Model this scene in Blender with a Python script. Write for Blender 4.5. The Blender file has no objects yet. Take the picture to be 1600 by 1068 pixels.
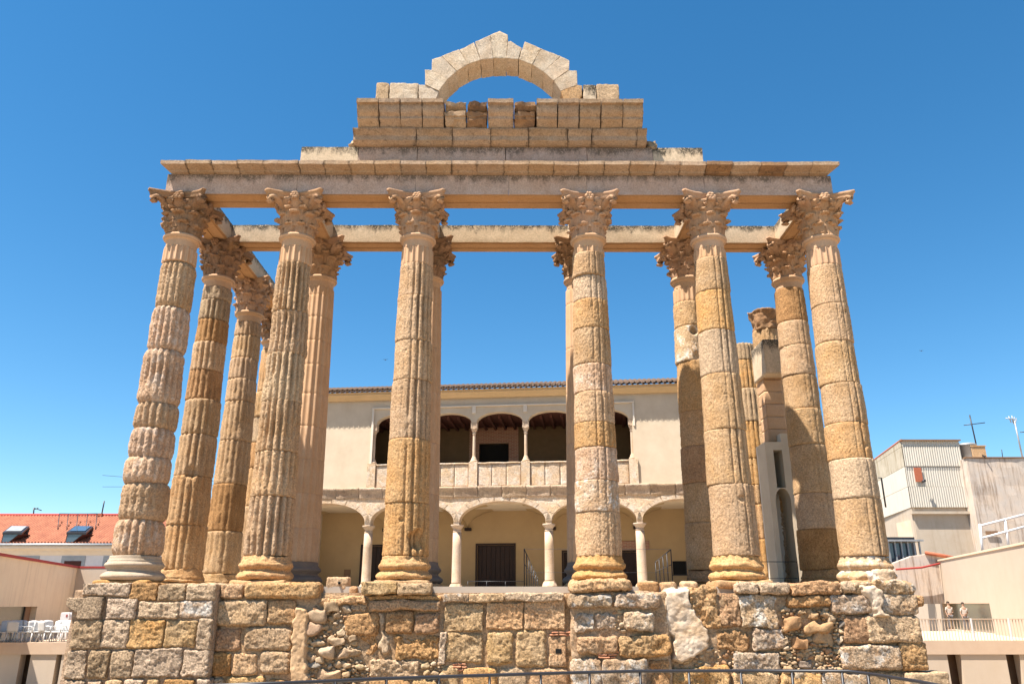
import bpy, math, random
import numpy as np
R = math.radians
SC = bpy.context.scene
COL = SC.collection
random.seed(7)

# ------------------------------------------------------------------ camera
FPX = 1226.0; PITCH = .3223; YAW = -.0049; CAM = np.array([.164, -22.05, -.6])
cd = bpy.data.cameras.new('camera'); cam = bpy.data.objects.new('camera', cd); COL.objects.link(cam)
cd.sensor_width = 36; cd.lens = 36*FPX/1600; cd.clip_end = 3000; cd.clip_start = .1
cam.location = CAM; cam.rotation_euler = (math.pi/2+PITCH, 0, YAW)
SC.camera = cam
# ------------------------------------------------------------------ light
SUNV = np.array([-.41, -.25, 1.0]); SUNV /= np.linalg.norm(SUNV)
el = math.asin(SUNV[2]); az = math.atan2(SUNV[0], SUNV[1])      # azimuth from +Y towards +X
w = bpy.data.worlds.new('World'); SC.world = w; w.use_nodes = True
nt = w.node_tree; bg = nt.nodes['Background']
sk = nt.nodes.new('ShaderNodeTexSky'); sk.sky_type = 'NISHITA'; sk.sun_disc = False
sk.sun_elevation = el; sk.sun_rotation = az; sk.altitude = 900; sk.air_density = 1.05; sk.dust_density = .1; sk.ozone_density = 2.6
hs = nt.nodes.new('ShaderNodeHueSaturation'); hs.inputs['Hue'].default_value = .492; hs.inputs['Saturation'].default_value = 1.30
nt.links.new(sk.outputs[0], hs.inputs['Color']); nt.links.new(hs.outputs[0], bg.inputs[0]); bg.inputs[1].default_value = .076
sd = bpy.data.lights.new('sun', 'SUN'); sd.energy = 5.0; sd.angle = R(.5); sd.color = (1, .95, .875)
so = bpy.data.objects.new('sun', sd); COL.objects.link(so)
from mathutils import Vector
so.rotation_euler = Vector(SUNV).to_track_quat('Z', 'Y').to_euler()
SC.view_settings.view_transform = 'Standard'; SC.view_settings.look = 'None'
SC.view_settings.exposure = 1.32; SC.view_settings.gamma = 1
try: SC.cycles.max_bounces = 6; SC.cycles.diffuse_bounces = 2
except Exception: pass

# ------------------------------------------------------------------ pixel -> point in the place
_c, _s = math.cos(YAW), math.sin(YAW)
FW = np.array([-_s*math.cos(PITCH), _c*math.cos(PITCH), math.sin(PITCH)]); RT = np.array([_c, _s, 0]); UP = np.cross(RT, FW)
def ray(px, py): return FW+RT*(px-800)/FPX-UP*(py-534)/FPX
def W(px, py, Y):
    d = ray(px, py); return CAM+d*(Y-CAM[1])/d[1]
def Wz(px, py, Z):
    d = ray(px, py); return CAM+d*(Z-CAM[2])/d[2]
def ZS(py, Y, px=800): return float(W(px, py, Y)[2])
class Plane:
    """vertical plane through O with u axis turned by ang (degrees, clockwise seen from above)"""
    def __init__(s, px, py, Y, ang):
        a = R(ang); s.n = np.array([math.sin(a), math.cos(a), 0]); s.u = np.array([s.n[1], -s.n[0], 0]); s.O = W(px, py, Y); s.O[2] = 0; s.ang = -a
    def at(s, px, py, off=0):
        d = ray(px, py); o = s.O+s.n*off; t = ((o-CAM)@s.n)/(d@s.n); p = CAM+d*t
        return float((p-s.O)@s.u), float(p[2])
# ------------------------------------------------------------------ noise
def _h(i, j, k, sd_):
    n = (i.astype(np.int64)*73856093) ^ (j.astype(np.int64)*19349663) ^ (k.astype(np.int64)*83492791) ^ (sd_*2654435761 & 0x7fffffff)
    n = (n ^ (n >> 13))*1274126177 & 0x7fffffff
    n = (n ^ (n >> 16))*668265263 & 0x7fffffff
    return ((n ^ (n >> 15)) & 0xffff)/32767.5-1
def vn(P, sd_=0):
    f = np.floor(P); t = P-f; t = t*t*(3-2*t); i, j, k = f[:, 0], f[:, 1], f[:, 2]
    r = 0
    for a in (0, 1):
        wa = t[:, 0] if a else 1-t[:, 0]
        for b in (0, 1):
            wb = t[:, 1] if b else 1-t[:, 1]
            for c in (0, 1):
                wc = t[:, 2] if c else 1-t[:, 2]
                r = r+wa*wb*wc*_h(i+a, j+b, k+c, sd_)
    return r
def fbm(P, fr, oc=3, sd_=0):
    r = 0; a = 1
    for o in range(oc):
        r = r+a*vn(P*fr+17.3*o, sd_+o); fr *= 2.03; a *= .5
    return r/1.6
def rough(P, amp, fr, oc=3, sd_=0):
    return P+amp*np.stack([fbm(P, fr, oc, sd_+i*31) for i in range(3)], 1)
# ------------------------------------------------------------------ objects
def mesh(name, V, Fc, mat, parent=None, smooth=True, attr=None):
    me = bpy.data.meshes.new(name); V = np.asarray(V, float)
    o = bpy.data.objects.new(name, me)
    if parent is not None: V = V-np.array(parent['_o'])
    me.from_pydata(V.tolist(), [], Fc if isinstance(Fc, list) else np.asarray(Fc).tolist())
    if smooth: me.polygons.foreach_set('use_smooth', [True]*len(me.polygons))
    if attr is not None:
        ca = me.color_attributes.new('tone', 'FLOAT_COLOR', 'POINT'); A = np.ones((len(V), 4)); A[:, :3] = attr
        ca.data.foreach_set('color', A.ravel())
    if mat: me.materials.append(mat)
    COL.objects.link(o)
    if parent is not None: o.parent = parent; o['_o'] = parent['_o']
    me.update()
    return o
def thing(name, label, cat, loc=(0, 0, 0), group=None):
    o = bpy.data.objects.new(name, None); COL.objects.link(o); o.location = [float(v) for v in loc]; o['_o'] = [float(v) for v in loc]
    o.empty_display_size = .2
    o['label'] = label; o['category'] = cat
    if group: o['group'] = group
    return o
def struct(o): o['kind'] = 'structure'; return o
def tag(o, label, cat, group=None):
    o['label'] = label; o['category'] = cat
    if group: o['group'] = group
    return o
def weld(V, Fc, tol=1e-4):
    q = np.round(V/tol).astype(np.int64); _, idx, inv = np.unique(q, axis=0, return_index=True, return_inverse=True)
    inv = inv.ravel(); F2 = inv[Fc]
    return V[idx], F2
def clean(F):
    out = []
    for f in F:
        g = [];
        for v in f:
            if v not in g: g.append(int(v))
        if len(g) > 2: out.append(g)
    return out
def gridfaces(nu, nv, closed=False, base=0):
    i = np.arange(nu if closed else nu-1); j = np.arange(nv-1); I, J = np.meshgrid(i, j, indexing='ij'); I2 = (I+1) % nu
    return (np.stack([I*nv+J, I2*nv+J, I2*nv+J+1, I*nv+J+1], -1).reshape(-1, 4))+base
def boxgrid(lo, hi, res, rnd=.0):
    lo = np.array(lo, float); hi = np.array(hi, float); n = np.maximum(1, np.ceil((hi-lo)/res).astype(int))
    Vs = []; Fs = []; b = 0
    for ax in range(3):
        a1, a2 = (ax+1) % 3, (ax+2) % 3
        for side in (0, 1):
            g1 = np.linspace(lo[a1], hi[a1], n[a1]+1); g2 = np.linspace(lo[a2], hi[a2], n[a2]+1)
            A, B = np.meshgrid(g1, g2, indexing='ij'); V = np.zeros((A.size, 3)); V[:, a1] = A.ravel(); V[:, a2] = B.ravel(); V[:, ax] = hi[ax] if side else lo[ax]
            F = gridfaces(n[a1]+1, n[a2]+1, base=b)
            if not side: F = F[:, ::-1]
            Vs.append(V); Fs.append(F); b += len(V)
    V, F = weld(np.concatenate(Vs), np.concatenate(Fs))
    if rnd > 0:
        r = min(rnd, .45*float((hi-lo).min())); c = np.clip(V, lo+r, hi-r); d = V-c; L = np.linalg.norm(d, axis=1, keepdims=True); L[L == 0] = 1
        V = c+d/L*r
    return V, F
def boxes(*bs):
    """plain boxes (x0,y0,z0,x1,y1,z1) joined into one V,F"""
    V = []; F = []
    for (x0, y0, z0, x1, y1, z1) in bs:
        b = len(V); V += [(x0, y0, z0), (x1, y0, z0), (x1, y1, z0), (x0, y1, z0), (x0, y0, z1), (x1, y0, z1), (x1, y1, z1), (x0, y1, z1)]
        F += [[b+i for i in f] for f in ((0, 3, 2, 1), (4, 5, 6, 7), (0, 1, 5, 4), (1, 2, 6, 5), (2, 3, 7, 6), (3, 0, 4, 7))]
    return np.array(V, float), F
def joinvf(parts):
    V = []; F = []; b = 0
    for v, f in parts:
        V.append(np.asarray(v, float)); F += [[int(i)+b for i in q] for q in f]; b += len(v)
    return np.concatenate(V), F
def tube(pts, r, n=6, closed=False):
    pts = [np.array(p, float) for p in pts]; V = []; F = []
    rs = r if hasattr(r, '__len__') else [r]*len(pts)
    for i, p in enumerate(pts):
        t = (pts[min(i+1, len(pts)-1)]-pts[max(i-1, 0)]); t /= np.linalg.norm(t)+1e-9
        a = np.cross(t, [0, 0, 1]) if abs(t[2]) < .95 else np.cross(t, [1, 0, 0]); a /= np.linalg.norm(a); b = np.cross(t, a)
        for k in range(n):
            q = 2*math.pi*k/n; V.append(p+rs[i]*(a*math.cos(q)+b*math.sin(q)))
    for i in range(len(pts)-1):
        for k in range(n): F.append([i*n+k, i*n+(k+1) % n, (i+1)*n+(k+1) % n, (i+1)*n+k])
    F.append(list(range(n))[::-1]); F.append([(len(pts)-1)*n+k for k in range(n)])
    return np.array(V), F
def revolve(prof, cx, cy, n=64, z0=0):
    """prof: list of (r,z) bottom to top, closed with caps"""
    P = np.array(prof, float); th = np.linspace(0, 2*math.pi, n, endpoint=False)
    V = np.stack([cx+np.outer(np.cos(th), P[:, 0]), cy+np.outer(np.sin(th), P[:, 0]), z0+np.tile(P[:, 1], (n, 1))], -1).reshape(-1, 3)
    m = len(P); F = gridfaces(n, m, closed=True).tolist()
    F.append([i*m for i in range(n)][::-1]); F.append([i*m+m-1 for i in range(n)])
    return V, F
def densify(prof, step):
    out = []
    for a, b in zip(prof[:-1], prof[1:]):
        L = math.hypot(b[0]-a[0], b[1]-a[1]); n = max(1, int(round(L/step)))
        for i in range(n): out.append((a[0]+(b[0]-a[0])*i/n, a[1]+(b[1]-a[1])*i/n))
    out.append(tuple(prof[-1])); return out
def extr(prof, x0, x1, res=.06, axis=0):
    """closed profile polygon [(y,z)...] counter-clockwise seen from +x extruded from x0 to x1, caps included"""
    pr = densify(list(prof)+[prof[0]], res)[:-1]; m = len(pr); n = max(1, int(math.ceil((x1-x0)/res)))
    xs = np.linspace(x0, x1, n+1); V = np.array([[x, p[0], p[1]] for x in xs for p in pr])
    F = []
    for i in range(n):
        for j in range(m): k = (j+1) % m; F.append([i*m+j, (i+1)*m+j, (i+1)*m+k, i*m+k])
    F.append(list(range(m))); F.append([n*m+j for j in range(m)][::-1])
    if axis == 1: V = V[:, [1, 0, 2]]
    return V, F
def poly_extr(poly, y0, y1, res=.07):
    """polygon in xz (px order any) extruded in y with subdivided front and back (fan of rings to the centroid)"""
    pr = densify(list(poly)+[poly[0]], res)[:-1]; m = len(pr); c = np.mean(np.array(pr), 0); V = []; F = []
    ks = [1, .97, .85, .6, .3]
    def ring(y, k): return [[c[0]+(p[0]-c[0])*k, y, c[1]+(p[1]-c[1])*k] for p in pr]
    rings = [(y0, k) for k in ks[::-1]]
    ny = max(1, int((y1-y0)/res)); rings += [(y0+(y1-y0)*i/ny, 1) for i in range(1, ny)]+[(y1, k) for k in ks]
    rings[4] = (y0+.008, 1); rings[4+ny] = (y1-.008, 1) if ny else rings[4+ny]
    for y, k in rings: V += ring(y, k)
    for i in range(len(rings)-1):
        for j in range(m): k = (j+1) % m; F.append([i*m+j, i*m+k, (i+1)*m+k, (i+1)*m+j])
    F.append(list(range(m))[::-1]); F.append([(len(rings)-1)*m+j for j in range(m)])
    return np.array(V), F
def ellipsoid(c, r, n=10, m=7, sq=1.0):
    V = []; F = []
    for i in range(m+1):
        ph = -math.pi/2+math.pi*i/m
        for j in range(n):
            t = 2*math.pi*j/n; x, y, z = math.cos(ph)*math.cos(t), math.cos(ph)*math.sin(t), math.sin(ph)
            f = lambda q: math.copysign(abs(q)**sq, q)
            V.append((c[0]+r[0]*f(x), c[1]+r[1]*f(y), c[2]+r[2]*f(z)))
    for i in range(m):
        for j in range(n): F.append([i*n+j, i*n+(j+1) % n, (i+1)*n+(j+1) % n, (i+1)*n+j])
    return np.array(V), F
# ------------------------------------------------------------------ materials
def nodes(name):
    m = bpy.data.materials.new(name); m.use_nodes = True; nt = m.node_tree; b = nt.nodes['Principled BSDF']; return m, nt, b
def N(nt, t, **k):
    n = nt.nodes.new(t)
    for a, v in k.items(): setattr(n, a, v)
    return n
def noise(nt, vec, sc, det=4, ro=.6, scale=None):
    if scale:
        mp = N(nt, 'ShaderNodeMapping'); mp.inputs['Scale'].default_value = scale; nt.links.new(vec, mp.inputs[0]); vec = mp.outputs[0]
    n = N(nt, 'ShaderNodeTexNoise'); n.inputs['Scale'].default_value = sc; n.inputs['Detail'].default_value = det; n.inputs['Roughness'].default_value = ro
    nt.links.new(vec, n.inputs['Vector']); return n.outputs[0]
def ramp(nt, v, a, b, ca=0., cb=1.):
    r = N(nt, 'ShaderNodeMapRange'); r.clamp = True
    for k, x in zip(('From Min', 'From Max', 'To Min', 'To Max'), (a, b, ca, cb)): r.inputs[k].default_value = x
    nt.links.new(v, r.inputs[0]); return r.outputs[0]
def mixc(nt, fac, A, B, mode='MIX'):
    m = N(nt, 'ShaderNodeMix', data_type='RGBA', blend_type=mode)
    if isinstance(fac, (int, float)): m.inputs[0].default_value = fac
    else: nt.links.new(fac, m.inputs[0])
    for i, c in ((6, A), (7, B)):
        if isinstance(c, (tuple, list)): m.inputs[i].default_value = (*c, 1)
        else: nt.links.new(c, m.inputs[i])
    return m.outputs[2]
def math_(nt, op, a, b):
    m = N(nt, 'ShaderNodeMath', operation=op)
    for i, c in ((0, a), (1, b)):
        if isinstance(c, (int, float)): m.inputs[i].default_value = c
        else: nt.links.new(c, m.inputs[i])
    return m.outputs[0]
def stone(name, c1, c2, dark=(.09, .06, .04), pits=.5, stain=.35, bump=.6, grain=1., topstain=0., attr=False, var=.2, white=0., joint=0.):
    c1 = (c1[0]*1.10, c1[1]*1.05, c1[2]*1.02); c2 = (c2[0]*1.10, c2[1]*1.05, c2[2]*1.02)
    m, nt, b = nodes(name); tc = N(nt, 'ShaderNodeTexCoord'); v = tc.outputs['Object']; oi = N(nt, 'ShaderNodeObjectInfo')
    ad = N(nt, 'ShaderNodeVectorMath', operation='ADD'); cmb = N(nt, 'ShaderNodeCombineXYZ')
    r10 = math_(nt, 'MULTIPLY', oi.outputs['Random'], 37.)
    for i in range(3): nt.links.new(r10, cmb.inputs[i])
    nt.links.new(v, ad.inputs[0]); nt.links.new(cmb.outputs[0], ad.inputs[1]); v = ad.outputs[0]
    nA = noise(nt, v, 1.7, 5, .65); col = mixc(nt, ramp(nt, nA, .38, .62), c1, c2)
    if attr:
        at = N(nt, 'ShaderNodeAttribute'); at.attribute_name = 'tone'; col = mixc(nt, .75, col, at.outputs['Color'])
    nB = noise(nt, v, 7, 6, .7); st = ramp(nt, nB, .56, .74, 0, stain)
    col = mixc(nt, st, col, dark)
    if white > 0:
        nW = noise(nt, v, 2.6, 6, .7); col = mixc(nt, ramp(nt, nW, .52, .6, 0, white), col, (.78, .7, .6))
    g = noise(nt, v, 21*grain, 6, .78)
    gv = ramp(nt, g, .36, .62, 1-.95*pits, 1+.34*pits)
    vm = N(nt, 'ShaderNodeVectorMath', operation='SCALE'); nt.links.new(col, vm.inputs[0]); nt.links.new(gv, vm.inputs['Scale']); col = vm.outputs[0]
    vo = N(nt, 'ShaderNodeTexVoronoi'); vo.inputs['Scale'].default_value = 17*grain; nt.links.new(v, vo.inputs['Vector'])
    pit = ramp(nt, vo.outputs['Distance'], .12, .3, 0, 1)
    keep = ramp(nt, noise(nt, v, 5, 3), .45, .6, 0, pits)
    pitm = math_(nt, 'MULTIPLY', math_(nt, 'SUBTRACT', 1., pit), keep)
    col = mixc(nt, math_(nt, 'MULTIPLY', pitm, .75), col, tuple(x*.3 for x in c1))
    if topstain > 0:
        sp = N(nt, 'ShaderNodeSeparateXYZ'); nt.links.new(tc.outputs['Generated'], sp.inputs[0])
        dr = noise(nt, v, 3.2, 6, .75, (1, 1, .45)); s = math_(nt, 'ADD', sp.outputs[2], math_(nt, 'MULTIPLY', math_(nt, 'SUBTRACT', dr, .5), 1.5))
        fine = ramp(nt, noise(nt, v, 22, 4, .7), .34, .5)
        col = mixc(nt, math_(nt, 'MULTIPLY', ramp(nt, s, .62, .9, 0, topstain), fine), col, (.06, .05, .035))
    if joint > 0:
        sp2 = N(nt, 'ShaderNodeSeparateXYZ'); nt.links.new(tc.outputs['Generated'], sp2.inputs[0])
        ed = math_(nt, 'ABSOLUTE', math_(nt, 'SUBTRACT', sp2.outputs[0], .5), 0.); nz_ = noise(nt, v, 5, 5, .7); ed = math_(nt, 'ADD', ed, math_(nt, 'MULTIPLY', math_(nt, 'SUBTRACT', nz_, .5), .45))
        col = mixc(nt, ramp(nt, ed, .44, .52, 0, joint), col, (.035, .025, .018))
    if var > 0:
        hv = N(nt, 'ShaderNodeHueSaturation'); nt.links.new(ramp(nt, oi.outputs['Random'], 0, 1, 1-var*.55, 1+var*.35), hv.inputs['Value'])
        r2 = N(nt, 'ShaderNodeTexWhiteNoise', noise_dimensions='1D'); nt.links.new(oi.outputs['Random'], r2.inputs['W'])
        nt.links.new(ramp(nt, r2.outputs[0], 0, 1, 1-var*.35, 1+var*.3), hv.inputs['Saturation']); nt.links.new(ramp(nt, r2.outputs[0], 0, 1, .5-.012*var, .5+.006*var), hv.inputs['Hue'])
        nt.links.new(col, hv.inputs['Color']); col = hv.outputs[0]
    nt.links.new(col, b.inputs['Base Color']); b.inputs['Roughness'].default_value = .92; b.inputs['Specular IOR Level'].default_value = .15
    hgt = math_(nt, 'ADD', math_(nt, 'MULTIPLY', g, 1.2), math_(nt, 'MULTIPLY', pitm, -.7*pits))
    bp = N(nt, 'ShaderNodeBump'); bp.inputs['Strength'].default_value = bump; bp.inputs['Distance'].default_value = .055; nt.links.new(hgt, bp.inputs['Height']); nt.links.new(bp.outputs[0], b.inputs['Normal'])
    return m
def plain(name, c, c2=None, rough_=.8, metal=0., sc=3., bump=0., bsc=20, streak=None, spec=.3, streakc=(.3, .2, .12), stripe=None):
    m, nt, b = nodes(name); tc = N(nt, 'ShaderNodeTexCoord'); v = tc.outputs['Object']
    col = mixc(nt, ramp(nt, noise(nt, v, sc, 6, .65), .35, .65), c, c2 or tuple(x*.85 for x in c))
    if streak:
        s = noise(nt, v, 1., 6, .7, (2.6, 2.6, .22)); col = mixc(nt, ramp(nt, s, .5, .68, 0, streak), col, streakc)
        s = noise(nt, v, 1., 6, .7, (9, 9, .7)); col = mixc(nt, ramp(nt, s, .56, .75, 0, streak*.7), col, streakc)
    nt.links.new(col, b.inputs['Base Color']); b.inputs['Roughness'].default_value = rough_; b.inputs['Metallic'].default_value = metal; b.inputs['Specular IOR Level'].default_value = spec
    if bump:
        bp = N(nt, 'ShaderNodeBump'); bp.inputs['Strength'].default_value = bump; bp.inputs['Distance'].default_value = .02
        nt.links.new(noise(nt, v, bsc, 5, .7), bp.inputs['Height']); nt.links.new(bp.outputs[0], b.inputs['Normal'])
    return m
M = {}
M['tan'] = stone('granite_tan', (.52, .355, .205), (.46, .29, .145))
M['ochre'] = stone('granite_ochre', (.52, .295, .12), (.52, .33, .16))
M['pink'] = stone('granite_pinkish', (.54, .37, .235), (.48, .30, .17), stain=.25, white=.3)
M['grey'] = stone('granite_grey', (.49, .35, .215), (.53, .385, .24), stain=.45)
M['white'] = stone('granite_whitewashed', (.52, .39, .26), (.48, .31, .17), white=.8, pits=.4)
M['brown'] = stone('granite_brown', (.36, .20, .09), (.45, .26, .12), stain=.5)
M['dark'] = stone('granite_lichened', (.34, .24, .15), (.44, .32, .19), stain=.85, dark=(.04, .032, .025))
M['restored'] = stone('restored_stone', (.52, .34, .205), (.48, .30, .17), pits=.12, stain=.08, bump=.12, var=.08)
M['restored_ring'] = stone('restored_mortar_ring', (.58, .40, .27), (.54, .37, .25), pits=.1, stain=.1, bump=.12, var=.08)
M['capital'] = stone('capital_stone', (.46, .29, .17), (.40, .235, .13), pits=.2, stain=.45, bump=.3, var=.15)
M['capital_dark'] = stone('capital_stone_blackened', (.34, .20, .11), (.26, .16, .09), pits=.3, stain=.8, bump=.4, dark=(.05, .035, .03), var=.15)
M['base_grey'] = stone('base_grey_marble', (.42, .34, .25), (.36, .28, .19), pits=.2, stain=.25, bump=.2, var=.1)
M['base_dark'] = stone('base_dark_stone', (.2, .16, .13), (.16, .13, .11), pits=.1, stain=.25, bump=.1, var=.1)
M['frieze'] = stone('entablature_stone', (.49, .37, .29), (.45, .32, .235), pits=.3, stain=.45, bump=.3, var=.14, topstain=.75)
M['cornice'] = stone('cornice_stone', (.44, .315, .205), (.40, .265, .155), pits=.35, stain=.7, bump=.4, joint=.6, var=.12, topstain=.3, dark=(.08, .05, .03))
M['cornice_dark'] = stone('cornice_stone_blackened', (.34, .2, .1), (.2, .12, .07), pits=.3, stain=.95, bump=.4, var=.1, dark=(.03, .02, .015))
M['beam'] = stone('beam_stone', (.60, .48, .33), (.55, .43, .29), pits=.25, stain=.1, bump=.25, var=.08, topstain=.95)
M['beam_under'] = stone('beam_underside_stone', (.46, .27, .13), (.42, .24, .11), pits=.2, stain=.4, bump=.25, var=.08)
M['voussoir'] = stone('voussoir_stone', (.60, .50, .37), (.55, .42, .28), pits=.4, stain=.45, bump=.4, var=.16, dark=(.16, .12, .09))
M['mortar'] = stone('rubble_mortar', (.46, .30, .17), (.52, .37, .24), pits=.6, stain=.4, bump=.8, grain=.8)
M['limewash'] = stone('lime_render', (.62, .51, .385), (.52, .37, .23), pits=.2, stain=.12, bump=.5, grain=.5, var=0)
M['patch'] = stone('render_patch_tan', (.56, .38, .22), (.50, .32, .17), pits=.25, stain=.2, bump=.35, var=0)
for k_, a_, b_ in (('tan', (.64, .455, .265), (.56, .37, .19)), ('ochre', (.64, .37, .165), (.62, .41, .215)), ('grey', (.62, .455, .30), (.66, .49, .325)), ('brown', (.48, .27, .125), (.58, .35, .17)), ('dark', (.42, .30, .19), (.60, .44, .28)), ('white', (.60, .46, .31), (.56, .37, .21))):
    M['p'+k_] = stone('podium_'+k_, a_, b_, pits=.75, stain={'dark': .9, 'brown': .55, 'grey': .55}.get(k_, .45), bump=1., dark=(.06, .045, .03), white=.8 if k_ == 'white' else 0., var=.26)
M['rubble'] = stone('rubble_stone', (.45, .32, .2), (.4, .28, .17), pits=.3, stain=.2, bump=.4, attr=True, var=0)
M['brickbits'] = plain('roman_brick', (.42, .16, .08), (.5, .24, .13), bump=.5)
M['plaster'] = plain('house_plaster_cream', (.68, .55, .395), (.61, .48, .335), sc=1.2, bump=.35, bsc=3, streak=.10, streakc=(.5, .38, .26))
M['plaster_up'] = plain('plaster_trim', (.78, .68, .56), (.74, .63, .5), sc=2, bump=.1)
M['cream_corn'] = plain('cornice_cream', (.66, .46, .25), (.6, .42, .22), sc=2)
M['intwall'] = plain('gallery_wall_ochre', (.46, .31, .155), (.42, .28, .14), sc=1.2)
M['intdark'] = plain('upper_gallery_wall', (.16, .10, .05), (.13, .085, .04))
M['wood'] = plain('dark_wood', (.035, .017, .010), (.028, .014, .009), rough_=.6)
M['woodred'] = plain('ceiling_wood_red', (.09, .03, .02), (.07, .025, .018))
M['black'] = plain('dark_opening', (.01, .009, .008), rough_=.9)
M['marble'] = stone('marble_shaft', (.56, .45, .34), (.50, .37, .25), pits=.2, stain=.2, bump=.15, var=.15, dark=(.35, .25, .2))
M['arcade'] = stone('arcade_masonry', (.62, .45, .28), (.68, .55, .41), pits=.35, stain=.25, bump=.6, grain=.6, var=.15, white=.5)
M['string'] = stone('string_course_stone', (.50, .38, .26), (.40, .29, .2), pits=.3, stain=.75, bump=.5, grain=.6, var=.2)
M['tile'] = plain('old_roof_tile', (.15, .085, .045), (.08, .05, .03), sc=8, bump=.4)
M['redtile'] = plain('orange_roof_tile', (.37, .135, .07), (.26, .085, .045), sc=1.6)
M['ridge'] = plain('red_ridge_tile', (.40, .05, .04), (.33, .05, .04), sc=6)
M['metal'] = plain('painted_iron_dark', (.02, .018, .02), rough_=.45, spec=.5)
M['galv'] = plain('galvanised_metal', (.38, .38, .38), (.3, .3, .3), rough_=.5, metal=.4)
M['whitepaint'] = plain('white_wall_paint', (.74, .70, .68), (.68, .64, .62), sc=2)
M['concrete'] = plain('museum_concrete', (.80, .63, .44), (.76, .58, .40), sc=1.3, streak=.3, streakc=(.42, .3, .2))
M['concrete_r'] = plain('museum_concrete_pale', (.57, .455, .345), (.54, .43, .32), sc=1.3, streak=.22, streakc=(.5, .38, .27))
M['slab'] = plain('terrace_slab_concrete', (.60, .44, .31), (.56, .40, .28), sc=2)
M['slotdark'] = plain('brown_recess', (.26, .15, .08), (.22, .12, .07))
M['plastic'] = plain('white_plastic', (.66, .64, .61), (.62, .6, .57), rough_=.35)
M['corr'] = plain('corrugated_sheet', (.56, .51, .43), (.53, .48, .40), sc=1., streak=.25, streakc=(.36, .3, .2), bump=.1)
M['corr2'] = plain('corrugated_sheet_stained', (.46, .40, .31), (.38, .33, .25), sc=1., streak=.9, streakc=(.2, .15, .08))
M['peel'] = plain('peeling_render', (.55, .47, .40), (.60, .47, .36), sc=1.1, streak=.9, streakc=(.22, .14, .09), bump=.5, bsc=6)
M['pinkrender'] = plain('bare_render', (.52, .43, .33), (.48, .38, .28), sc=.8, streak=.3, bump=.2)
M['ground'] = plain('sandy_ground', (.30, .22, .14), (.26, .19, .12), sc=.6, bump=.4, bsc=9)
M['paving'] = plain('stone_paving', (.45, .38, .3), (.4, .33, .26), sc=1.)
M['asphalt'] = plain('asphalt', (.06, .06, .06), sc=2)
gm, gnt, gb = nodes('window_glass'); gb.inputs['Base Color'].default_value = (.10, .11, .11, 1); gb.inputs['Roughness'].default_value = .05; gb.inputs['Specular IOR Level'].default_value = .6; M['glass'] = gm
gm, gnt, gb = nodes('skylight_glass'); gb.inputs['Base Color'].default_value = (.06, .09, .12, 1); gb.inputs['Roughness'].default_value = .08; gb.inputs['Specular IOR Level'].default_value = .8; M['skyglass'] = gm
gm, gnt, gb = nodes('museum_glass'); gb.inputs['Base Color'].default_value = (.17, .16, .12, 1); gb.inputs['Roughness'].default_value = .15; M['museumglass'] = gm
M['redbrick'] = plain('red_brick', (.45, .14, .07), (.36, .10, .05), sc=12)
# brick pattern for the upper door surround
bm_, bnt, bb = nodes('brick_surround'); tcb = N(bnt, 'ShaderNodeTexCoord'); mpb = N(bnt, 'ShaderNodeMapping'); mpb.inputs['Rotation'].default_value = (R(90), 0, 0)
br = N(bnt, 'ShaderNodeTexBrick'); br.inputs['Color1'].default_value = (.34, .13, .07, 1); br.inputs['Color2'].default_value = (.26, .09, .05, 1); br.inputs['Mortar'].default_value = (.4, .28, .17, 1); br.inputs['Scale'].default_value = 1
br.inputs['Brick Width'].default_value = .26; br.inputs['Row Height'].default_value = .07; br.inputs['Mortar Size'].default_value = .012
bnt.links.new(tcb.outputs['Object'], mpb.inputs[0]); bnt.links.new(mpb.outputs[0], br.inputs[0]); bnt.links.new(br.outputs[0], bb.inputs['Base Color']); M['brick'] = bm_

# ------------------------------------------------------------------ ground and setting
GZ = -4.6
def sheet(name, x0, y0, x1, y1, z, mat):
    V, F = boxes((x0, y0, z-.3, x1, y1, z)); return struct(mesh(name, V, F, mat, smooth=False))
sheet('ground', -900, -900, 900, 1400, GZ, M['ground'])
sheet('street', -80, -60, 80, -24.6, GZ+.12, M['asphalt'])
V, F = boxes((-60, -24.4, GZ, 60, -9.6, -2.6)); struct(mesh('pavement', V, F, M['paving'], smooth=False))

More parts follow.
